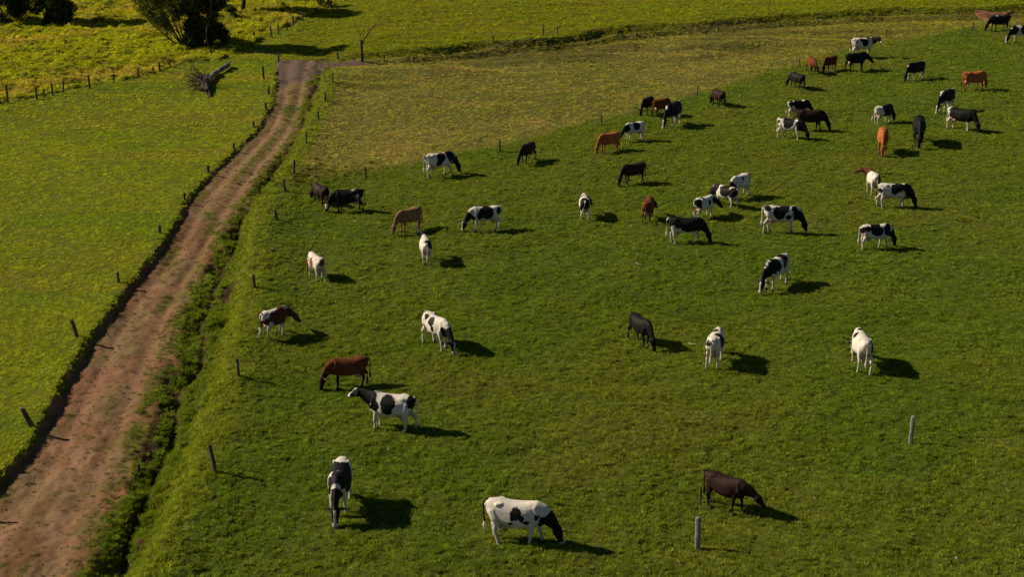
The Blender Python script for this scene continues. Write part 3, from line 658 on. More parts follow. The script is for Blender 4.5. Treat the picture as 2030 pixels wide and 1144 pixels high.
HERD = [
 # nearest
 dict(px=1024.6, py=1078.0, hd=-12, coat='bw', cover=.2, seed=3, head='graze', yaw=8, legs='d', sc=1.05, headc=2, fine=True, label='mostly white cow with a few small black spots, head down at the bottom centre',
      spots=[(.06,-.34,1.18,.11),(-.02,-.34,1.05,.09),(.22,-.33,1.00,.06),(.34,-.3,.86,.08),(.62,-.2,1.05,.12),(.78,-.15,.92,.12),(-.12,-.34,.78,.05),(-.5,.3,1.2,.15)], headc_=2),
 dict(px=1438.0, py=1008.7, hd=-38, coat='dark', cover=1, seed=5, head='low', yaw=12, legs='a', sc=0.84, fine=True, label='dark chocolate brown cow stepping behind the nearest short grey post', udder=False),
 dict(px=675.9, py=1008.2, hd=269, coat='bw', cover=.5, seed=6, head='graze', legs='b', sc=1.05, headc=2, fine=True, label='black and white cow grazing straight towards the camera with a white rump',
      spots=[(-.05,.2,1.35,.34),(-.15,-.25,1.2,.3),(.42,.22,1.2,.30),(.3,.3,.95,.2),(.66,.1,1.2,.2),(.5,-.3,1.05,.22)]),
 dict(px=775.4, py=852.4, hd=166, coat='bw', cover=.4, seed=8, head='up', yaw=-6, legs='c', sc=1.0, headc=2, fine=True, label='black and white cow standing sideways with its head raised, looking left',
      spots=[(-.02,.32,1.18,.27),(.06,.32,.90,.20),(.50,.26,1.0,.17),(.62,.1,1.25,.22),(.72,0,1.05,.2),(-.86,0,1.15,.19)]),
 dict(px=692.4, py=765.7, hd=193, coat='brown', cover=1, seed=9, head='graze', yaw=10, legs='c', sc=0.84, fine=True, label='chestnut brown cow grazing just behind the black and white cow that looks left'),
 dict(px=543.9, py=665.6, hd=57, coat='rwd', cover=.75, seed=12, head='low', yaw=-20, legs='a', sc=0.84, fine=True, label='dark red cow with a white rump and belly near the bank of the dirt track', white=[(-.75,0,1.2,.26),(-.55,-.3,.75,.2)]),
 dict(px=866.5, py=685.9, hd=-54, coat='bw', cover=.3, seed=14, head='graze', yaw=0, legs='b', sc=0.95, headc=2, fine=True, label='white cow with black rib patch, head down, grazing towards the camera right of the bank',
      spots=[(.0,-.3,1.15,.20),(.12,-.3,.90,.16),(-.40,-.25,1.3,.12),(-.86,-.1,1.25,.14),(.72,-.1,1.0,.18),(-.1,.3,1.2,.3)]),
 dict(px=627.7, py=551.7, hd=118, coat='rw', cover=.35, seed=18, head='graze', yaw=0, legs='c', sc=0.82, headc=1, label='white cow with a red patch on the flank, seen from behind near the track',
      spots=[(-.1,.34,1.0,.22),(.4,.3,1.1,.1),(-.9,0,1.2,.17)]),
 dict(px=844.1, py=516.7, hd=100, coat='bw', cover=.2, seed=19, head='turn', yaw=14, legs='b', sc=0.82, headc=1, label='white cow seen from behind with its black head lifted, below the tan cow', spots=[(-.6,-.25,1.25,.30),(-.1,-.3,1.1,.30),(.5,.2,1.3,.15)]),
 dict(px=812.2, py=456.8, hd=224, coat='tan', cover=1, seed=21, head='graze', yaw=0, legs='c', sc=0.84, label='tan cow grazing to the left, the only sandy coloured one'),
 dict(px=962.2, py=455.7, hd=196, coat='bw', cover=.5, seed=22, head='graze', yaw=0, legs='c', sc=0.9, headc=2, label='black and white cow grazing leftwards to the right of the tan cow',
      spots=[(.0,.3,1.15,.36),(.35,.1,.95,.2),(.75,0,1.1,.2),(-.72,.2,1.1,.14)], legw=.4),
 dict(px=691.6, py=420.2, hd=186, coat='black', cover=.97, seed=23, head='graze', yaw=0, legs='a', sc=0.9, label='glossy black cow with a small pale flank mark, grazing near the track corner', white=[(-.55,.33,1.1,.1)]),
 dict(px=635.8, py=405.8, hd=125, coat='dark', cover=1, seed=24, head='graze', yaw=0, legs='b', sc=0.82, label='dark reddish brown cow partly behind the glossy black one near the track'),
 dict(px=871.9, py=349.3, hd=26, coat='bw', cover=.55, seed=25, head='graze', yaw=10, legs='b', sc=1.0, headc=1, label='black patched white cow grazing right at the edge of the dry field', spots=[(.0,-.2,1.15,.24),(.62,-.1,1.15,.28),(-.8,0,1.2,.14),(-.1,-.3,.9,.2)]),
 dict(px=1046.0, py=320.5, hd=242, coat='dark', cover=1, seed=26, head='graze', yaw=-10, legs='a', sc=0.82, label='small dark cow alone by the dry field boundary, left of the orange cow'),
 dict(px=1207.0, py=300.1, hd=215, coat='orange', cover=1, seed=27, head='graze', yaw=12, legs='c', sc=0.84, label='bright orange cow grazing left in front of a black and white one'),
 dict(px=1256.7, py=277.9, hd=216, coat='bw', cover=.6, seed=28, head='low', yaw=12, legs='c', sc=0.84, headc=1, label='black and white cow right behind the bright orange cow', spots=[(.0,.3,1.2,.33),(-.86,0,1.2,.12),(.7,0,1.1,.2)]),
 dict(px=1332.7, py=248.8, hd=240, coat='bw', cover=.85, seed=29, head='graze', yaw=0, legs='b', sc=1.1, headc=2, label='black cow with a white face grazing in front of the reddish brown pair', spots=[(.0,0,1.2,.75),(.7,0,1,.3)]),
 dict(px=1310.1, py=229.0, hd=40, coat='brown', cover=1, seed=30, head='graze', yaw=0, legs='a', sc=0.84, label='brown cow behind the white faced black cow'),
 dict(px=1282.7, py=225.2, hd=240, coat='black', cover=1, seed=31, head='graze', yaw=0, legs='b', sc=0.82, label='black cow mostly behind the brown cow at the dry field boundary'),
 dict(px=1423.5, py=210.6, hd=111, coat='dark', cover=1, seed=32, head='graze', yaw=0, legs='c', sc=0.84, label='dark brown cow beside the fence post above the white faced black cow'),
 dict(px=1255.2, py=362.4, hd=208, coat='dark', cover=1, seed=33, head='graze', yaw=15, legs='c', sc=0.82, label='dark brown cow grazing leftwards below the bright orange cow'),
 dict(px=1158.4, py=430.1, hd=90, coat='bw', cover=.5, seed=34, head='low', yaw=-30, legs='b', sc=0.82, headc=1, label='small black and white cow seen from behind, left of the reddish brown one', sw=.22, tailw=True),
 dict(px=1284.7, py=437.1, hd=76, coat='brown', cover=1, seed=35, head='low', yaw=-15, legs='a', sc=0.84, label='reddish brown cow seen from behind whose shadow meets a black cow'),
 dict(px=1395.0, py=432.2, hd=44, coat='bw', cover=.45, seed=36, head='low', yaw=-12, legs='c', sc=0.84, headc=1, label='spotted cow at the left of the group of three, head to the right', spots=[(-.75,-.2,1.15,.22),(-.3,-.1,1.35,.18),(.1,-.3,1.1,.2),(.35,-.1,1.2,.14),(.62,0,1.1,.22)]),
 dict(px=1436.8, py=409.5, hd=135, coat='bw', cover=.6, seed=37, head='graze', yaw=10, legs='b', sc=0.84, headc=1, label='cow with a white shoulder band in the middle of the group of three', spots=[(-.1,.2,1.2,.32),(-.7,.1,1.1,.25),(.68,0,1.15,.28),(.8,0,.9,.25)]),
 dict(px=1465.5, py=389.8, hd=229, coat='bw', cover=.2, seed=38, head='graze', yaw=0, legs='c', sc=0.9, headc=1, label='white cow with small black spots at the back of the group of three', spots=[(.1,.3,1.2,.11),(-.1,.25,1.3,.1),(.25,.3,1.0,.08),(-.8,.15,1.15,.15),(-.65,.3,.95,.1)]),
 dict(px=1358.1, py=481.8, hd=-4, coat='bw', cover=.8, seed=39, head='graze', yaw=0, legs='d', sc=0.95, headc=1, label='big black cow with white hind legs grazing right below the group of three', spots=[(.2,-.1,1.2,.55),(-.3,0,1.3,.42),(-.75,0,1.3,.25),(.75,0,1.1,.3)], sw=.1, tailw=True),
 dict(px=1546.1, py=460.1, hd=-2, coat='bw', cover=.5, seed=40, head='graze', yaw=0, legs='c', sc=1.0, headc=2, label='large black and white cow grazing right, on the right of the big black one', spots=[(-.1,-.3,1.1,.30),(.1,-.1,1.3,.25),(-.7,-.1,1.3,.14),(.62,0,1.15,.24),(.8,0,1.0,.25),(.3,-.3,.9,.15)]),
 dict(px=1732.8, py=492.7, hd=13, coat='bw', cover=.6, seed=41, head='graze', yaw=12, legs='b', sc=0.9, headc=1, label='black and white cow below the pair at the right, white stripe behind the shoulder', spots=[(-.05,-.2,1.2,.34),(.58,-.1,1.15,.28),(-.78,-.1,1.12,.14),(-.6,-.3,1.25,.12)]),
 dict(px=1768.7, py=410.3, hd=-2, coat='bw', cover=.65, seed=42, head='graze', yaw=0, legs='a', sc=0.95, headc=1, label='black and white cow grazing right in front of the red and white cow', spots=[(.0,-.3,1.1,.26),(.25,-.1,1.2,.26),(.62,0,1.1,.28),(-.8,-.1,1.1,.15)]),
 dict(px=1728.5, py=382.6, hd=93, coat='rwd', cover=.4, seed=43, head='level', yaw=42, legs='b', sc=0.9, headc=1, label='red and white cow, red head held out to the left', spots=[(.62,.0,1.15,.46),(.55,.28,1.05,.34),(-.55,-.36,1.05,.36),(.1,-.36,1.15,.36),(-.86,-.16,1.1,.14)]),
 dict(px=1537.0, py=567.8, hd=230, coat='bw', cover=.5, seed=44, head='graze', yaw=0, legs='c', sc=1.0, headc=2, label='cow with black front half, white rump and face grazing alone below the large spotted cow', spots=[(.42,.1,1.15,.36),(.68,0,1.1,.3),(-.38,.1,1.25,.2),(-.2,.3,1.1,.12)]),
 dict(px=1269.3, py=680.2, hd=-64, coat='black', cover=1, seed=45, head='graze', yaw=0, legs='b', sc=0.84, label='all black cow grazing in the middle of the open green pasture', udder=False),
 dict(px=1416.8, py=721.0, hd=72, coat='bw', cover=.3, seed=46, head='graze', yaw=0, legs='d', sc=0.95, headc=0, label='white cow with a black hip patch seen from behind, right of the all black cow', spots=[(-.80,.12,1.18,.15),(-.2,-.3,1.2,.28),(.3,.15,1.4,.14)]),
 dict(px=1705.0, py=727.5, hd=90, coat='bw', cover=.12, seed=47, head='graze', yaw=0, legs='c', sc=1.0, headc=0, label='almost all white cow seen from behind, the one furthest right in the open pasture', spots=[(.25,.25,1.3,.15),(.45,.0,1.42,.10),(-.62,-.33,1.10,.24),(.1,-.34,1.0,.14)]),
 # far group, right
 dict(px=1708.6, py=111.4, hd=14, coat='bw', cover=.25, seed=48, head='turn', yaw=-48, legs='c', sc=1.1, headc=2, label='white spotted cow with raised dark head behind the black one at the top', spots=[(.0,-.3,1.1,.2),(-.2,-.2,1.25,.12),(-.6,-.3,1.15,.12),(.3,0,1.4,.1)]),
 dict(px=1696.5, py=139.1, hd=22, coat='black', cover=1, seed=49, head='low', yaw=0, legs='a', sc=1.0, label='black cow in front of the white spotted cow with raised head'),
 dict(px=1608.2, py=145.2, hd=-86, coat='brown', cover=1, seed=50, head='low', yaw=10, legs='b', sc=0.9, label='brown calf next to the fence post, left one of two brown calves'),
 dict(px=1644.2, py=139.8, hd=222, coat='brown', cover=1, seed=51, head='graze', yaw=20, legs='b', sc=0.82, label='brown calf with a black face, right one of two brown calves'),
 dict(px=1579.4, py=175.5, hd=118, coat='black', cover=1, seed=52, head='graze', yaw=10, legs='c', sc=0.84, label='black cow grazing left below the two brown calves'),
 dict(px=1814.4, py=156.8, hd=214, coat='bw', cover=.8, seed=53, head='graze', yaw=8, legs='b', sc=0.95, headc=1, label='black cow with white legs standing alone left of the orange brown one', spots=[(0,0,1.2,.95)]),
 dict(px=1928.8, py=178.4, hd=12, coat='orange', cover=1, seed=54, head='graze', yaw=30, legs='b', sc=1.0, label='orange brown cow grazing at the far right, pale hind legs', tailw=True),
 dict(px=1873.7, py=219.7, hd=230, coat='bw', cover=.7, seed=55, head='graze', yaw=0, legs='c', sc=1.05, headc=2, label='black and white cow facing down left just above another one at the far right', spots=[(.1,0,1.1,.5),(-.4,.2,1.1,.35),(.7,0,1,.3)], white=[(.35,-.3,1.25,.1)]),
 dict(px=1902.8, py=256.3, hd=-42, coat='bw', cover=.85, seed=56, head='graze', yaw=0, legs='b', sc=1.0, headc=1, label='black cow with a white tail head and pale udder at the far right', spots=[(.1,0,1.15,.8),(.8,0,1,.4)], white=[(-.75,0,1.38,.13)]),
 dict(px=1749.8, py=244.7, hd=38, coat='bw', cover=.7, seed=57, head='graze', yaw=0, legs='c', sc=0.9, headc=1, label='dark cow with a white rump seen from behind, above the orange cow facing us', spots=[(.2,0,1.15,.6),(.8,0,1,.3)], sw=.2, tailw=True, legw=.4),
 dict(px=1819.5, py=282.6, hd=258, coat='black', cover=1, seed=58, head='graze', yaw=0, legs='b', sc=1.15, label='black cow grazing straight towards the camera beside the orange one'),
 dict(px=1748.1, py=300.0, hd=258, coat='orange', cover=1, seed=59, head='graze', yaw=0, legs='a', sc=1.0, label='orange cow grazing straight towards the camera', udder=False),
 dict(px=1581.4, py=231.1, hd=10, coat='bw', cover=.8, seed=60, head='graze', yaw=0, legs='c', sc=0.82, headc=1, label='black and white cow at the back of the trio, mostly behind the blackish one', spots=[(.1,0,1.1,.62),(-.55,0,1.15,.3),(.7,0,1,.3)], white=[(.35,0,1.4,.13)]),
 dict(px=1604.0, py=259.0, hd=-6, coat='dark', cover=1, seed=61, head='graze', yaw=0, legs='d', sc=1.0, label='blackish brown cow in the middle of the trio, head reaching right'),
 dict(px=1566.2, py=275.1, hd=-34, coat='bw', cover=.7, seed=62, head='graze', yaw=0, legs='b', sc=0.95, headc=1, label='black cow with white hind legs at the front of the trio', spots=[(-.1,0,1.15,.45),(-.6,0,1.2,.25),(.7,0,1.1,.32)], white=[(.42,-.1,1.3,.13)]),
 dict(px=1980.4, py=60.2, hd=188, coat='bw', cover=.9, seed=63, head='graze', yaw=0, legs='b', sc=1.0, headc=1, label='black cow with a white wither mark in the top right corner', spots=[(0,0,1.1,1.1)], white=[(.4,.1,1.4,.12)], legw=.4),
 dict(px=2024, py=83, hd=192, coat='bw', cover=.7, seed=64, head='graze', yaw=0, legs='c', sc=1.06, headc=2, label='black and white cow cut by the right edge of the picture', spots=[(-.1,0,1.1,.45),(.7,0,1.1,.32)], white=[(.3,.1,1.3,.15)]),
]
for kw in HERD:
    kw.pop('headc_', None); make_cow(**kw)

# ------------------------------------------------------------------ fences and posts
def post_mesh(name, h, r, seed, m):
    q = random.Random(seed); V, Fc = [], []; n = 8
    zs = [-.3, .0, h * .35, h * .7, h * .97, h]
    for i, z in enumerate(zs):
        cx, cy = q.uniform(-.1, .1) * r, q.uniform(-.1, .1) * r
        for j in range(n):
            a = 2 * math.pi * j / n; rr = r * q.uniform(.86, 1.1) * (1.08 - .1 * i / 5) * (.82 if i == 5 else 1)
            V.append((cx + rr * math.cos(a), cy + rr * math.sin(a), z + (q.uniform(-.02, .02) if i == 5 else 0)))
    for i in range(len(zs) - 1):
        for j in range(n): Fc.append((i * n + j, i * n + (j + 1) % n, (i + 1) * n + (j + 1) % n, (i + 1) * n + j))
    Fc.append(tuple(range((len(zs) - 1) * n, len(zs) * n)))
    return newmesh(name, V, Fc, m)
def post_at(px, py, top, parent, seed, r=.06, m=None, name='post', leanx=0.):
    """post whose foot is seen at px,py and whose head at row top"""
    x, y, z = on_ground(px, py)
    s = F_PX / (y * math.cos(PITCH) + (CAM_H - z) * math.sin(PITCH)); th = PITCH + math.atan((py - 572) / F_PX)
    h = max(.35, (py - top) / (s * math.cos(th)))
    q = random.Random(seed)
    o = obj(name, post_mesh(name, h, r, seed, m or M_WOOD), parent)
    o.rotation_euler = (q.uniform(-.06, .06), (leanx if leanx else q.uniform(-.07, .07)), q.uniform(0, 6))
    if leanx: o.rotation_euler[2] = 0
    return o, Vector((x, y, z)), h
def fence(posts, label, seed, r=.06, wires=(.35, .62, .88), sag=.02):
    x, y, z = on_ground(posts[0][0], posts[0][2])
    root = obj('fence', None, None, (x, y, z)); tag(root, label, 'fence'); pts = []
    for i, p in enumerate(posts):
        o, L0, h = post_at(p[0], p[2], p[1], root, seed * 40 + i, r * random.Random(seed * 9 + i).uniform(.8, 1.2), leanx=p[3] if len(p) > 3 else 0.)
        o.location = L0 - root.location; pts.append((L0 - root.location, h, o.rotation_euler.to_matrix()))
    for wv in wires:
        for a, b in zip(pts[:-1], pts[1:]):
            V, Fc = [], []; A = a[0] + a[2] @ Vector((0, 0, a[1] * wv)); B = b[0] + b[2] @ Vector((0, 0, b[1] * wv))
            m_ = (A + B) / 2 - Vector((0, 0, sag * (B - A).length / 6))
            ring_tube(V, Fc, [(A, .0022, .0022), (m_, .0022, .0022), (B, .0022, .0022)], 4, False)
            obj('wire', newmesh('wire', V, Fc, M_WIRE), root)
    return root
fence([(552,103,122),(523,131,156),(533,170,186),(527,202,216),(503,240,253),(464,283,296),(413,328,342),(366,382,396),(317,447,463),(235,540,561),(153,633,669,-.22),(64,808,846,-.42),(-40,985,1030)],
      'wire fence on weathered posts along the left edge of the dirt track', 1, .075)
fence([(660,146,166),(645,182,201),(631,220,238),(607,260,284),(583,317,344),(549,415,438,-.15),(505,545,573),(474,712,751,-.06),(427,882,938,-.12),(345,1200,1262)],
      'wire fence on dark posts along the top of the bank between track and pasture', 2, .06)
fence([(565,355,380),(726,331,353),(991,277,301),(1192,228,247),(1382,170,190),(1585,115,135),(1757,58,74),(1928,44,59),(2100,20,36)],
      'sparse fence dividing the dry brown field from the green pasture', 3, .055, wires=(.8,))
fence([(-30,180,216),(16,168,204),(73,173,197),(88,176,193),(104,164,189),(126,160,184),(178,148,175),(226,146,165),(274,133,153),(304,132,146),(317,123,141),(337,117,133)],
      'old crooked fence between the smooth left field and the rough tussocky one', 4, .065)
fence([(447,64,78),(504,62,76),(537,52,73),(552,46,67),(569,40,59),(582,32,50),(600,25,42),(627,14,28),(655,1,15)],
      'crooked post fence climbing from the big tree to the upper edge', 5, .07)
fence([(670,97,111),(761,92,107),(820,90,106),(951,79,94),(978,92,106),(1077,68,90),(1105,75,90),(1225,54,72),(1262,58,75),(1401,43,57),(1424,46,63),(1545,36,48),(1622,27,47),(1728,27,38),(1802,26,35),(1900,20,30)],
      'long thin fence following the dark weedy edge below the top field', 6, .06, wires=(.55, .85))
def single(px, py, top, label, seed, r, m, lean=0):
    o, L0, h = post_at(px, py, top, None, seed, r, m, 'fence_post'); o.location = L0
    o.rotation_euler = (0, lean, 0); tag(o, label, 'post', 'single posts in the pasture'); return o
single(1383, 1087, 1028, 'thick grey post in front of the dark chocolate brown cow', 71, .085, M_WOODG, -.03)
single(1805, 880, 826, 'pale grey post alone at the right in the open pasture', 72, .075, M_WOODG, 0)
single(1388, 1000, 966, 'thin dark post at the tail of the dark chocolate brown cow', 73, .03, M_WOOD, 0)
single(276, 941, 925, 'short rotten stump of a post among the verge weeds', 74, .05, M_WOOD, 0)
single(516, 391, 366, 'dark leaning post on the inner side of the ditch, lowest of three', 75, .065, M_WOOD, -.08)
single(539, 356, 334, 'dark post in the ditch, the middle one of three', 76, .06, M_WOOD, .02)
single(555, 323, 306, 'small dark post in the ditch, the highest of three', 77, .05, M_WOOD, .03)

# ------------------------------------------------------------------ trees
M_LEAFD = leaf_mat('dark_leaf', ((.018, .032, .007), (.060, .085, .016)), .25)
M_LEAFL = leaf_mat('light_leaf', ((.035, .055, .010), (.095, .110, .024)), .3)
def limb_mesh(name, root_pts, m, n=7):
    V, Fc = [], []
    for pts in root_pts: ring_tube(V, Fc, [(p, r, r) for p, r in pts], n)
    return newmesh(name, V, Fc, m, True)
def branch_path(q, a, d, L, r, k=5, wig=.18, lift=.05):
    pts = [(Vector(a), r)]; p = Vector(a); dd = Vector(d).normalized()
    for i in range(k):
        dd = (dd + Vector((q.uniform(-wig, wig), q.uniform(-wig, wig), q.uniform(-wig, wig) + lift))).normalized(); p = p + dd * L / k
        pts.append((p.copy(), max(.006, r * (1 - .85 * (i + 1) / k))))
    return pts
def twigs(q, path, n, L, r, spread=1.0, depth=1):
    out = []
    for i in range(n):
        t = q.uniform(.25, 1) * (len(path) - 1); k = min(int(t), len(path) - 2); p = path[k][0].lerp(path[k + 1][0], t - k)
        d = (path[k + 1][0] - path[k][0]).normalized() + Vector((q.gauss(0, spread), q.gauss(0, spread), q.gauss(.1, spread * .6)))
        b = branch_path(q, p, d, L * q.uniform(.6, 1.2), r, 4, .25); out.append(b)
        if depth: out += twigs(q, b, max(2, n // 2), L * .55, r * .55, spread, depth - 1)
    return out
def crown_mesh(name, clumps, per, size, m, seed):
    r = np.random.default_rng(seed); C = []
    for (cx, cy, cz, rx, rz) in clumps:
        n = int(per * rx * rx)
        d = r.normal(0, 1, (n, 3)); d /= np.linalg.norm(d, axis=1)[:, None]
        rad = r.uniform(.25, 1, n) ** .5 * (1 + .18 * np.sin(d[:, 0] * 7 + seed) * np.cos(d[:, 2] * 6 + d[:, 1] * 5))
        C.append(np.stack([cx + d[:, 0] * rad * rx, cy + d[:, 1] * rad * rx, cz + d[:, 2] * rad * rz], -1))
    C = np.concatenate(C); n = len(C)
    t1 = r.normal(0, 1, (n, 3)); t1 /= np.linalg.norm(t1, axis=1)[:, None]; t2 = np.cross(t1, r.normal(0, 1, (n, 3))); t2 /= np.linalg.norm(t2, axis=1)[:, None]
    s = size * r.uniform(.6, 1.4, n)[:, None]
    V = np.stack([C - t1 * s, C + t2 * s * .5, C + t1 * s, C - t2 * s * .5], 1).reshape(-1, 3)
    me = bpy.data.meshes.new(name); me.vertices.add(n * 4); me.vertices.foreach_set('co', V.astype(np.float32).ravel())
    me.loops.add(n * 4); me.loops.foreach_set('vertex_index', np.arange(n * 4, dtype=np.int32)); me.polygons.add(n); me.polygons.foreach_set('loop_start', np.arange(0, n * 4, 4, dtype=np.int32))
    me.update(calc_edges=True); me.materials.append(m); return me
def tree(px, py, label, seed, height, rad, ntr=3, per=700, leafm=None, base_low=.25, name='tree', lean=0, size=.085, nclump=12, squash=1.0, offx=0):
    x, y, z = on_ground(px, py); q = random.Random(seed)
    root = obj(name, None, None, (x, y, z)); tag(root, label, 'tree' if height > 2.6 else 'bush')
    trunks = []; br = []
    for i in range(ntr):
        a = q.uniform(0, 6.28); st = Vector((math.cos(a) * .25 * (ntr > 1), math.sin(a) * .25 * (ntr > 1), -.2))
        p = branch_path(q, st, (math.cos(a) * .35 + lean, math.sin(a) * .35, 1), height * .78, .16 * height / 5, 6, .16, .12); trunks.append(p); br += twigs(q, p, 7, height * .3, .035, .8, 1)
    obj('trunk', limb_mesh('trunk', trunks, M_BARK, 9), root)
    obj('branches', limb_mesh('branches', br, M_BARK, 4), root)
    cl = []
    for i in range(nclump):
        a = q.uniform(0, 6.28); rr = rad * math.sqrt(q.uniform(0, 1)) * .72; hz = height * q.uniform(base_low, .92)
        k = q.uniform(.26, .46) * rad; cl.append((offx + rr * math.cos(a) + lean * hz, rr * math.sin(a) * squash, hz, k, k * .8))
    obj('crown', crown_mesh('crown', cl, per, size, leafm or M_LEAFD, seed), root)
    return root
tree(408, 91, 'dense dark multi stemmed tree at the end of the fallen log field', 5, 7.6, 2.1, 6, 1900, base_low=.08, nclump=46)
tree(100, 46, 'dark spreading tree at the upper left with shade below it', 6, 6.0, 2.5, 2, 1500, base_low=.08, nclump=34)
tree(10, 44, 'dark bush at the upper left corner cut by the edge', 7, 4.0, 2.4, 2, 1300, base_low=.08, nclump=26)
tree(480, 20, 'tree with bare dark trunk at the top edge, crown cut off', 8, 7.5, 2.9, 1, 1300, base_low=.40, nclump=34)
tree(466, 38, 'low scrubby bush below the trunk at the top edge', 9, 1.3, .8, 2, 1500, base_low=.2, nclump=7, leafm=M_LEAFL, name='bush')
tree(640, 12, 'low dark bush at the top edge beside the crooked fence', 10, 1.5, 1.1, 2, 1300, base_low=.2, nclump=9, name='bush')
tree(1906, -7, 'dark tree at the top right beside the red soil strip', 11, 3.6, 1.2, 1, 1300, base_low=.25, nclump=14)
tree(1996, -6, 'broad dark tree at the top right corner above the red soil strip', 12, 5.5, 2.6, 2, 1200, base_low=.12, nclump=20)
# thinly leaved leaning tree left of the dense one
def sparse_tree(px, py, label, seed, n, L, dirs, r, leafy):
    x, y, z = on_ground(px, py); q = random.Random(seed); root = obj('tree', None, None, (x, y, z)); tag(root, label, 'tree')
    tr = []; br = []
    for d in dirs:
        p = branch_path(q, (0, 0, -.2), d, L * q.uniform(.85, 1.1), r, 6, .14, .04); tr.append(p); br += twigs(q, p, n, L * .34, r * .38, .55, 1)
    obj('trunk', limb_mesh('trunk', tr, M_BARK, 7), root); obj('branches', limb_mesh('branches', br, M_BARK, 4), root)
    if leafy:
        cl = [(b[-1][0].x, b[-1][0].y, b[-1][0].z, .42, .34) for b in br[::2]]
        obj('crown', crown_mesh('crown', cl, 520, .06, M_LEAFL, seed), root)
    return root
sparse_tree(368, 92, 'thin leaning tree with sparse feathery branches left of the dense dark one', 21, 10, 5.2, [(-.75, .1, .75), (-.45, -.2, .95), (-.95, .2, .5), (-.1, .1, 1.1), (-.6, .3, .9), (-.3, .2, 1.0), (.2, 0, 1)], .075, True)
sparse_tree(421, 112, 'pale slender stem standing in front of the dense dark tree', 22, 3, 2.6, [(-.05, 0, 1)], .07, False)
# bare dead tree at the bend
x, y, z = on_ground(718, 122); q = random.Random(31); bt = obj('bare_tree', None, None, (x, y, z)); tag(bt, 'small leafless tree with a thick dark trunk where the track bends', 'tree')
tp = [(Vector((0, 0, -.2)), .12), (Vector((0, 0, .7)), .105), (Vector((-.03, 0, 1.65)), .09)]
obj('trunk', limb_mesh('trunk', [tp], M_BARK, 9), bt)
b1 = branch_path(q, (0, 0, 1.35), (.65, 0, .9), 1.9, .06, 6, .15); b2_ = branch_path(q, (0, 0, 1.6), (-.35, .1, 1), 1.1, .03, 4, .2); b3 = branch_path(q, (0, 0, 1.3), (.8, -.3, .2), 1.2, .03, 4, .2); b4 = branch_path(q, (0, 0, 1.2), (-.9, 0, .25), 1.1, .02, 4, .2)
obj('branches', limb_mesh('branches', [b1, b2_, b3, b4] + twigs(q, b1, 9, .8, .018, .7, 1) + twigs(q, b2_, 6, .7, .012, .7, 1) + twigs(q, b3, 6, .6, .012, .7, 0), M_BARK, 4), bt)

# fallen tree
M_LOG = ramp_mat('dead_log_wood', (.018, .015, .012), (.32, .295, .25), 4.5, .9, 1.0, (1, 1, .5), dist=.12)
x, y, z = on_ground(425, 160); q = random.Random(41); ft = obj('fallen_tree', None, None, (x, y, z)); tag(ft, 'fallen dead tree with pale log and dark broken branches in the left field', 'fallen tree')
def loc(px, py, dz=0):
    a = on_ground(px, py); return Vector((a[0] - x, a[1] - y, a[2] - z + dz))
lg = [(loc(454, 133, .26), .13), (loc(452, 136, .30), .20), (loc(446, 139, .26), .16), (loc(440, 144, .32), .20), (loc(433, 147, .24), .16), (loc(425, 153, .28), .21), (loc(418, 160, .25), .18), (loc(410, 170, .2), .26)]
obj('log', limb_mesh('log', [lg], M_LOG, 12), ft)
butt = [(loc(412, 158, .25), .22), (loc(406, 172, .3), .30), (loc(412, 186, .15), .20), (loc(417, 193, .05), .10)]
obj('butt', limb_mesh('butt', [butt], M_BARK, 10), ft)
brs = []
for i in range(24):
    a = loc(q.uniform(400, 418), q.uniform(158, 188), .3); d = Vector((q.uniform(-1.3, -.4), q.uniform(-1.6, 1.6), q.uniform(-.05, .35)))
    p = branch_path(q, a, d, q.uniform(1.0, 2.6), q.uniform(.035, .085), 5, .32, -.03); brs.append(p); brs += twigs(q, p, 5, .7, .014, .7, 1)
for i in range(9):
    p = branch_path(q, loc(408, 172, .2), (q.uniform(-.2, .9), q.uniform(-2, 2), q.uniform(.2, .8)), 1.0, .05, 4, .25); brs.append(p); brs += twigs(q, p, 3, .5, .012, .7, 0)
obj('branches', limb_mesh('branches', brs, M_BARK, 5), ft)
# small litter in the grass
for i, (px, py, L, cat, lab) in enumerate([(1365, 684, .42, 'stick', 'pale dead stick lying right of the all black cow'), (1260, 524, .3, 'stick', 'short pale stick in the grass above the open middle pasture')]):
    x, y, z = on_ground(px, py); q = random.Random(50 + i)
    tag(obj('stick', limb_mesh('stick', [branch_path(q, (0, 0, .07), (1, -.9, .05), L, .022, 4, .15, 0)], M_BARKP, 6), None, (x, y, z)), lab, cat)
def stone_mesh(seed, r):
    q = random.Random(seed); V, Fc = [], []
    n = 7
    for k, (zz, rr) in enumerate([(-.3, .8), (.1, 1.), (.5, .75), (.7, .3)]):
        for j in range(n):
            a = 6.283 * j / n; s = rr * q.uniform(.8, 1.15) * r; V.append((math.cos(a) * s, math.sin(a) * s * .8, zz * r))
    for k in range(3):
        for j in range(n): Fc.append((k * n + j, k * n + (j + 1) % n, (k + 1) * n + (j + 1) % n, (k + 1) * n + j))
    Fc.append(tuple(range(3 * n, 4 * n))); return newmesh('stone', V, Fc, M_STONE)
for i, (px, py, r, lab) in enumerate([(1035, 1118, .05, 'small pale stone in the grass below the mostly white spotted cow'), (1284, 1130, .06, 'small tan stone in the grass at the bottom edge'), (1615, 991, .05, 'tiny white stone right of the dark chocolate brown cow'),
        (1896, 1111, .06, 'small tan stone in the grass at the bottom right'), (770, 895, .06, 'pale stone below the cow with its head raised'), (416, 119, .09, 'small white stone by the foot of the dense dark tree'), (373, 178, .10, 'white stone beside the fallen dead tree')]):
    x, y, z = on_ground(px, py); tag(obj('stone', stone_mesh(i, r * .75), None, (x, y, z + .06)), lab, 'stone')
q = np.random.default_rng(5)
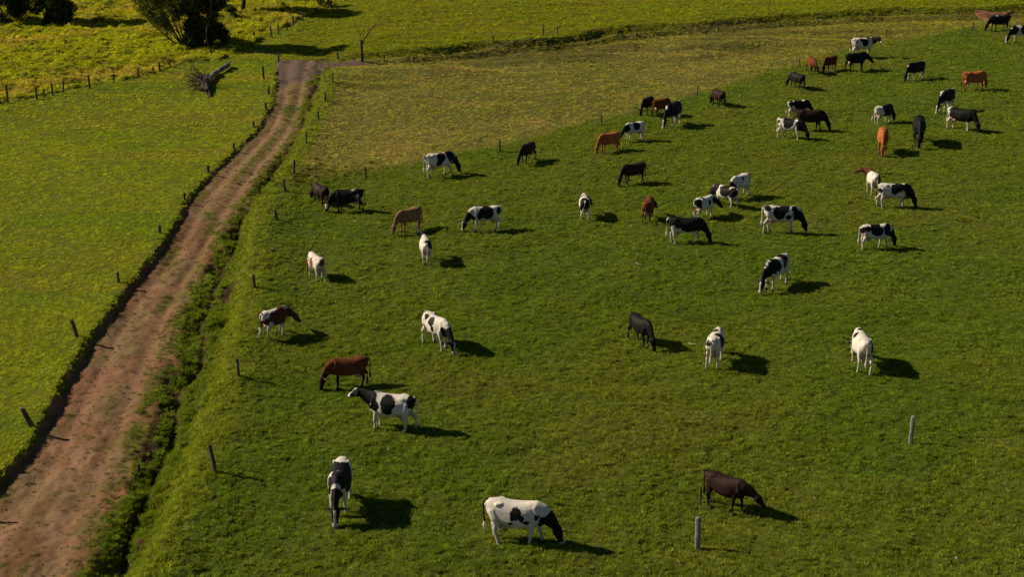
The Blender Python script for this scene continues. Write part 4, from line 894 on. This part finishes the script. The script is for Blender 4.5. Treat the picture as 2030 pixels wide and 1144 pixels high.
def pebbles():
    Y = q.uniform(36, 108, 1500); xl, xr = fX(CL, Y), fX(CR, Y); X = xl + .3 + (xr - xl - .4) * q.uniform(0, 1, len(Y)); Z = H(X, Y); V, Fc = [], []
    for a, b, c in zip(X, Y, Z):
        r = q.uniform(.015, .05); k = len(V); j = q.uniform(.7, 1.2, 5) * r
        V += [(a - j[0], b - j[1] * .5, c - .01), (a + j[1], b - j[0] * .6, c - .01), (a + j[2], b + j[3], c - .01), (a - j[3], b + j[2] * .8, c - .01), (a, b, c + j[4] * .8)]
        Fc += [(k, k + 1, k + 4), (k + 1, k + 2, k + 4), (k + 2, k + 3, k + 4), (k + 3, k, k + 4)]
    return newmesh('gravel', V, Fc, ramp_mat('gravel_stone', (.11, .065, .04), (.26, .17, .11), 3, .95, .2))
tag(obj('gravel', pebbles()), 'loose stones scattered over the reddish dirt track', 'gravel', kind='stuff')
# strip of red ploughed soil at the upper right, above the last fence
def soil_strip():
    a = [(1932, 13), (1960, 12), (2010, 11.5), (2200, 9)]; b = [(1938, 16), (1975, 23), (2010, 24), (2200, 26)]
    V, Fc = [], []
    A = [on_ground(*p)[:2] for p in a]; B = [on_ground(*p)[:2] for p in b]; n = 60; m = 14
    for i in range(n + 1):
        t = i / n * 3; k = min(int(t), 2); u = t - k
        ax, ay = A[k][0] * (1 - u) + A[k + 1][0] * u, A[k][1] * (1 - u) + A[k + 1][1] * u; bx, by = B[k][0] * (1 - u) + B[k + 1][0] * u, B[k][1] * (1 - u) + B[k + 1][1] * u
        for j in range(m + 1):
            v = j / m; X, Y = ax * (1 - v) + bx * v, ay * (1 - v) + by * v
            V.append((X, Y, ground(X, Y) + .13 + .07 * float(noise(np.array([X * 1.]), np.array([Y]), .5, 5)[0]) - (.4 if j in (0, m) or i in (0, n) else 0)))
    for i in range(n):
        for j in range(m): Fc.append((i * (m + 1) + j, (i + 1) * (m + 1) + j, (i + 1) * (m + 1) + j + 1, i * (m + 1) + j + 1))
    return newmesh('ploughed_soil', V, Fc, M_SOIL, True)
tag(obj('ploughed_soil', soil_strip()), kind='structure')
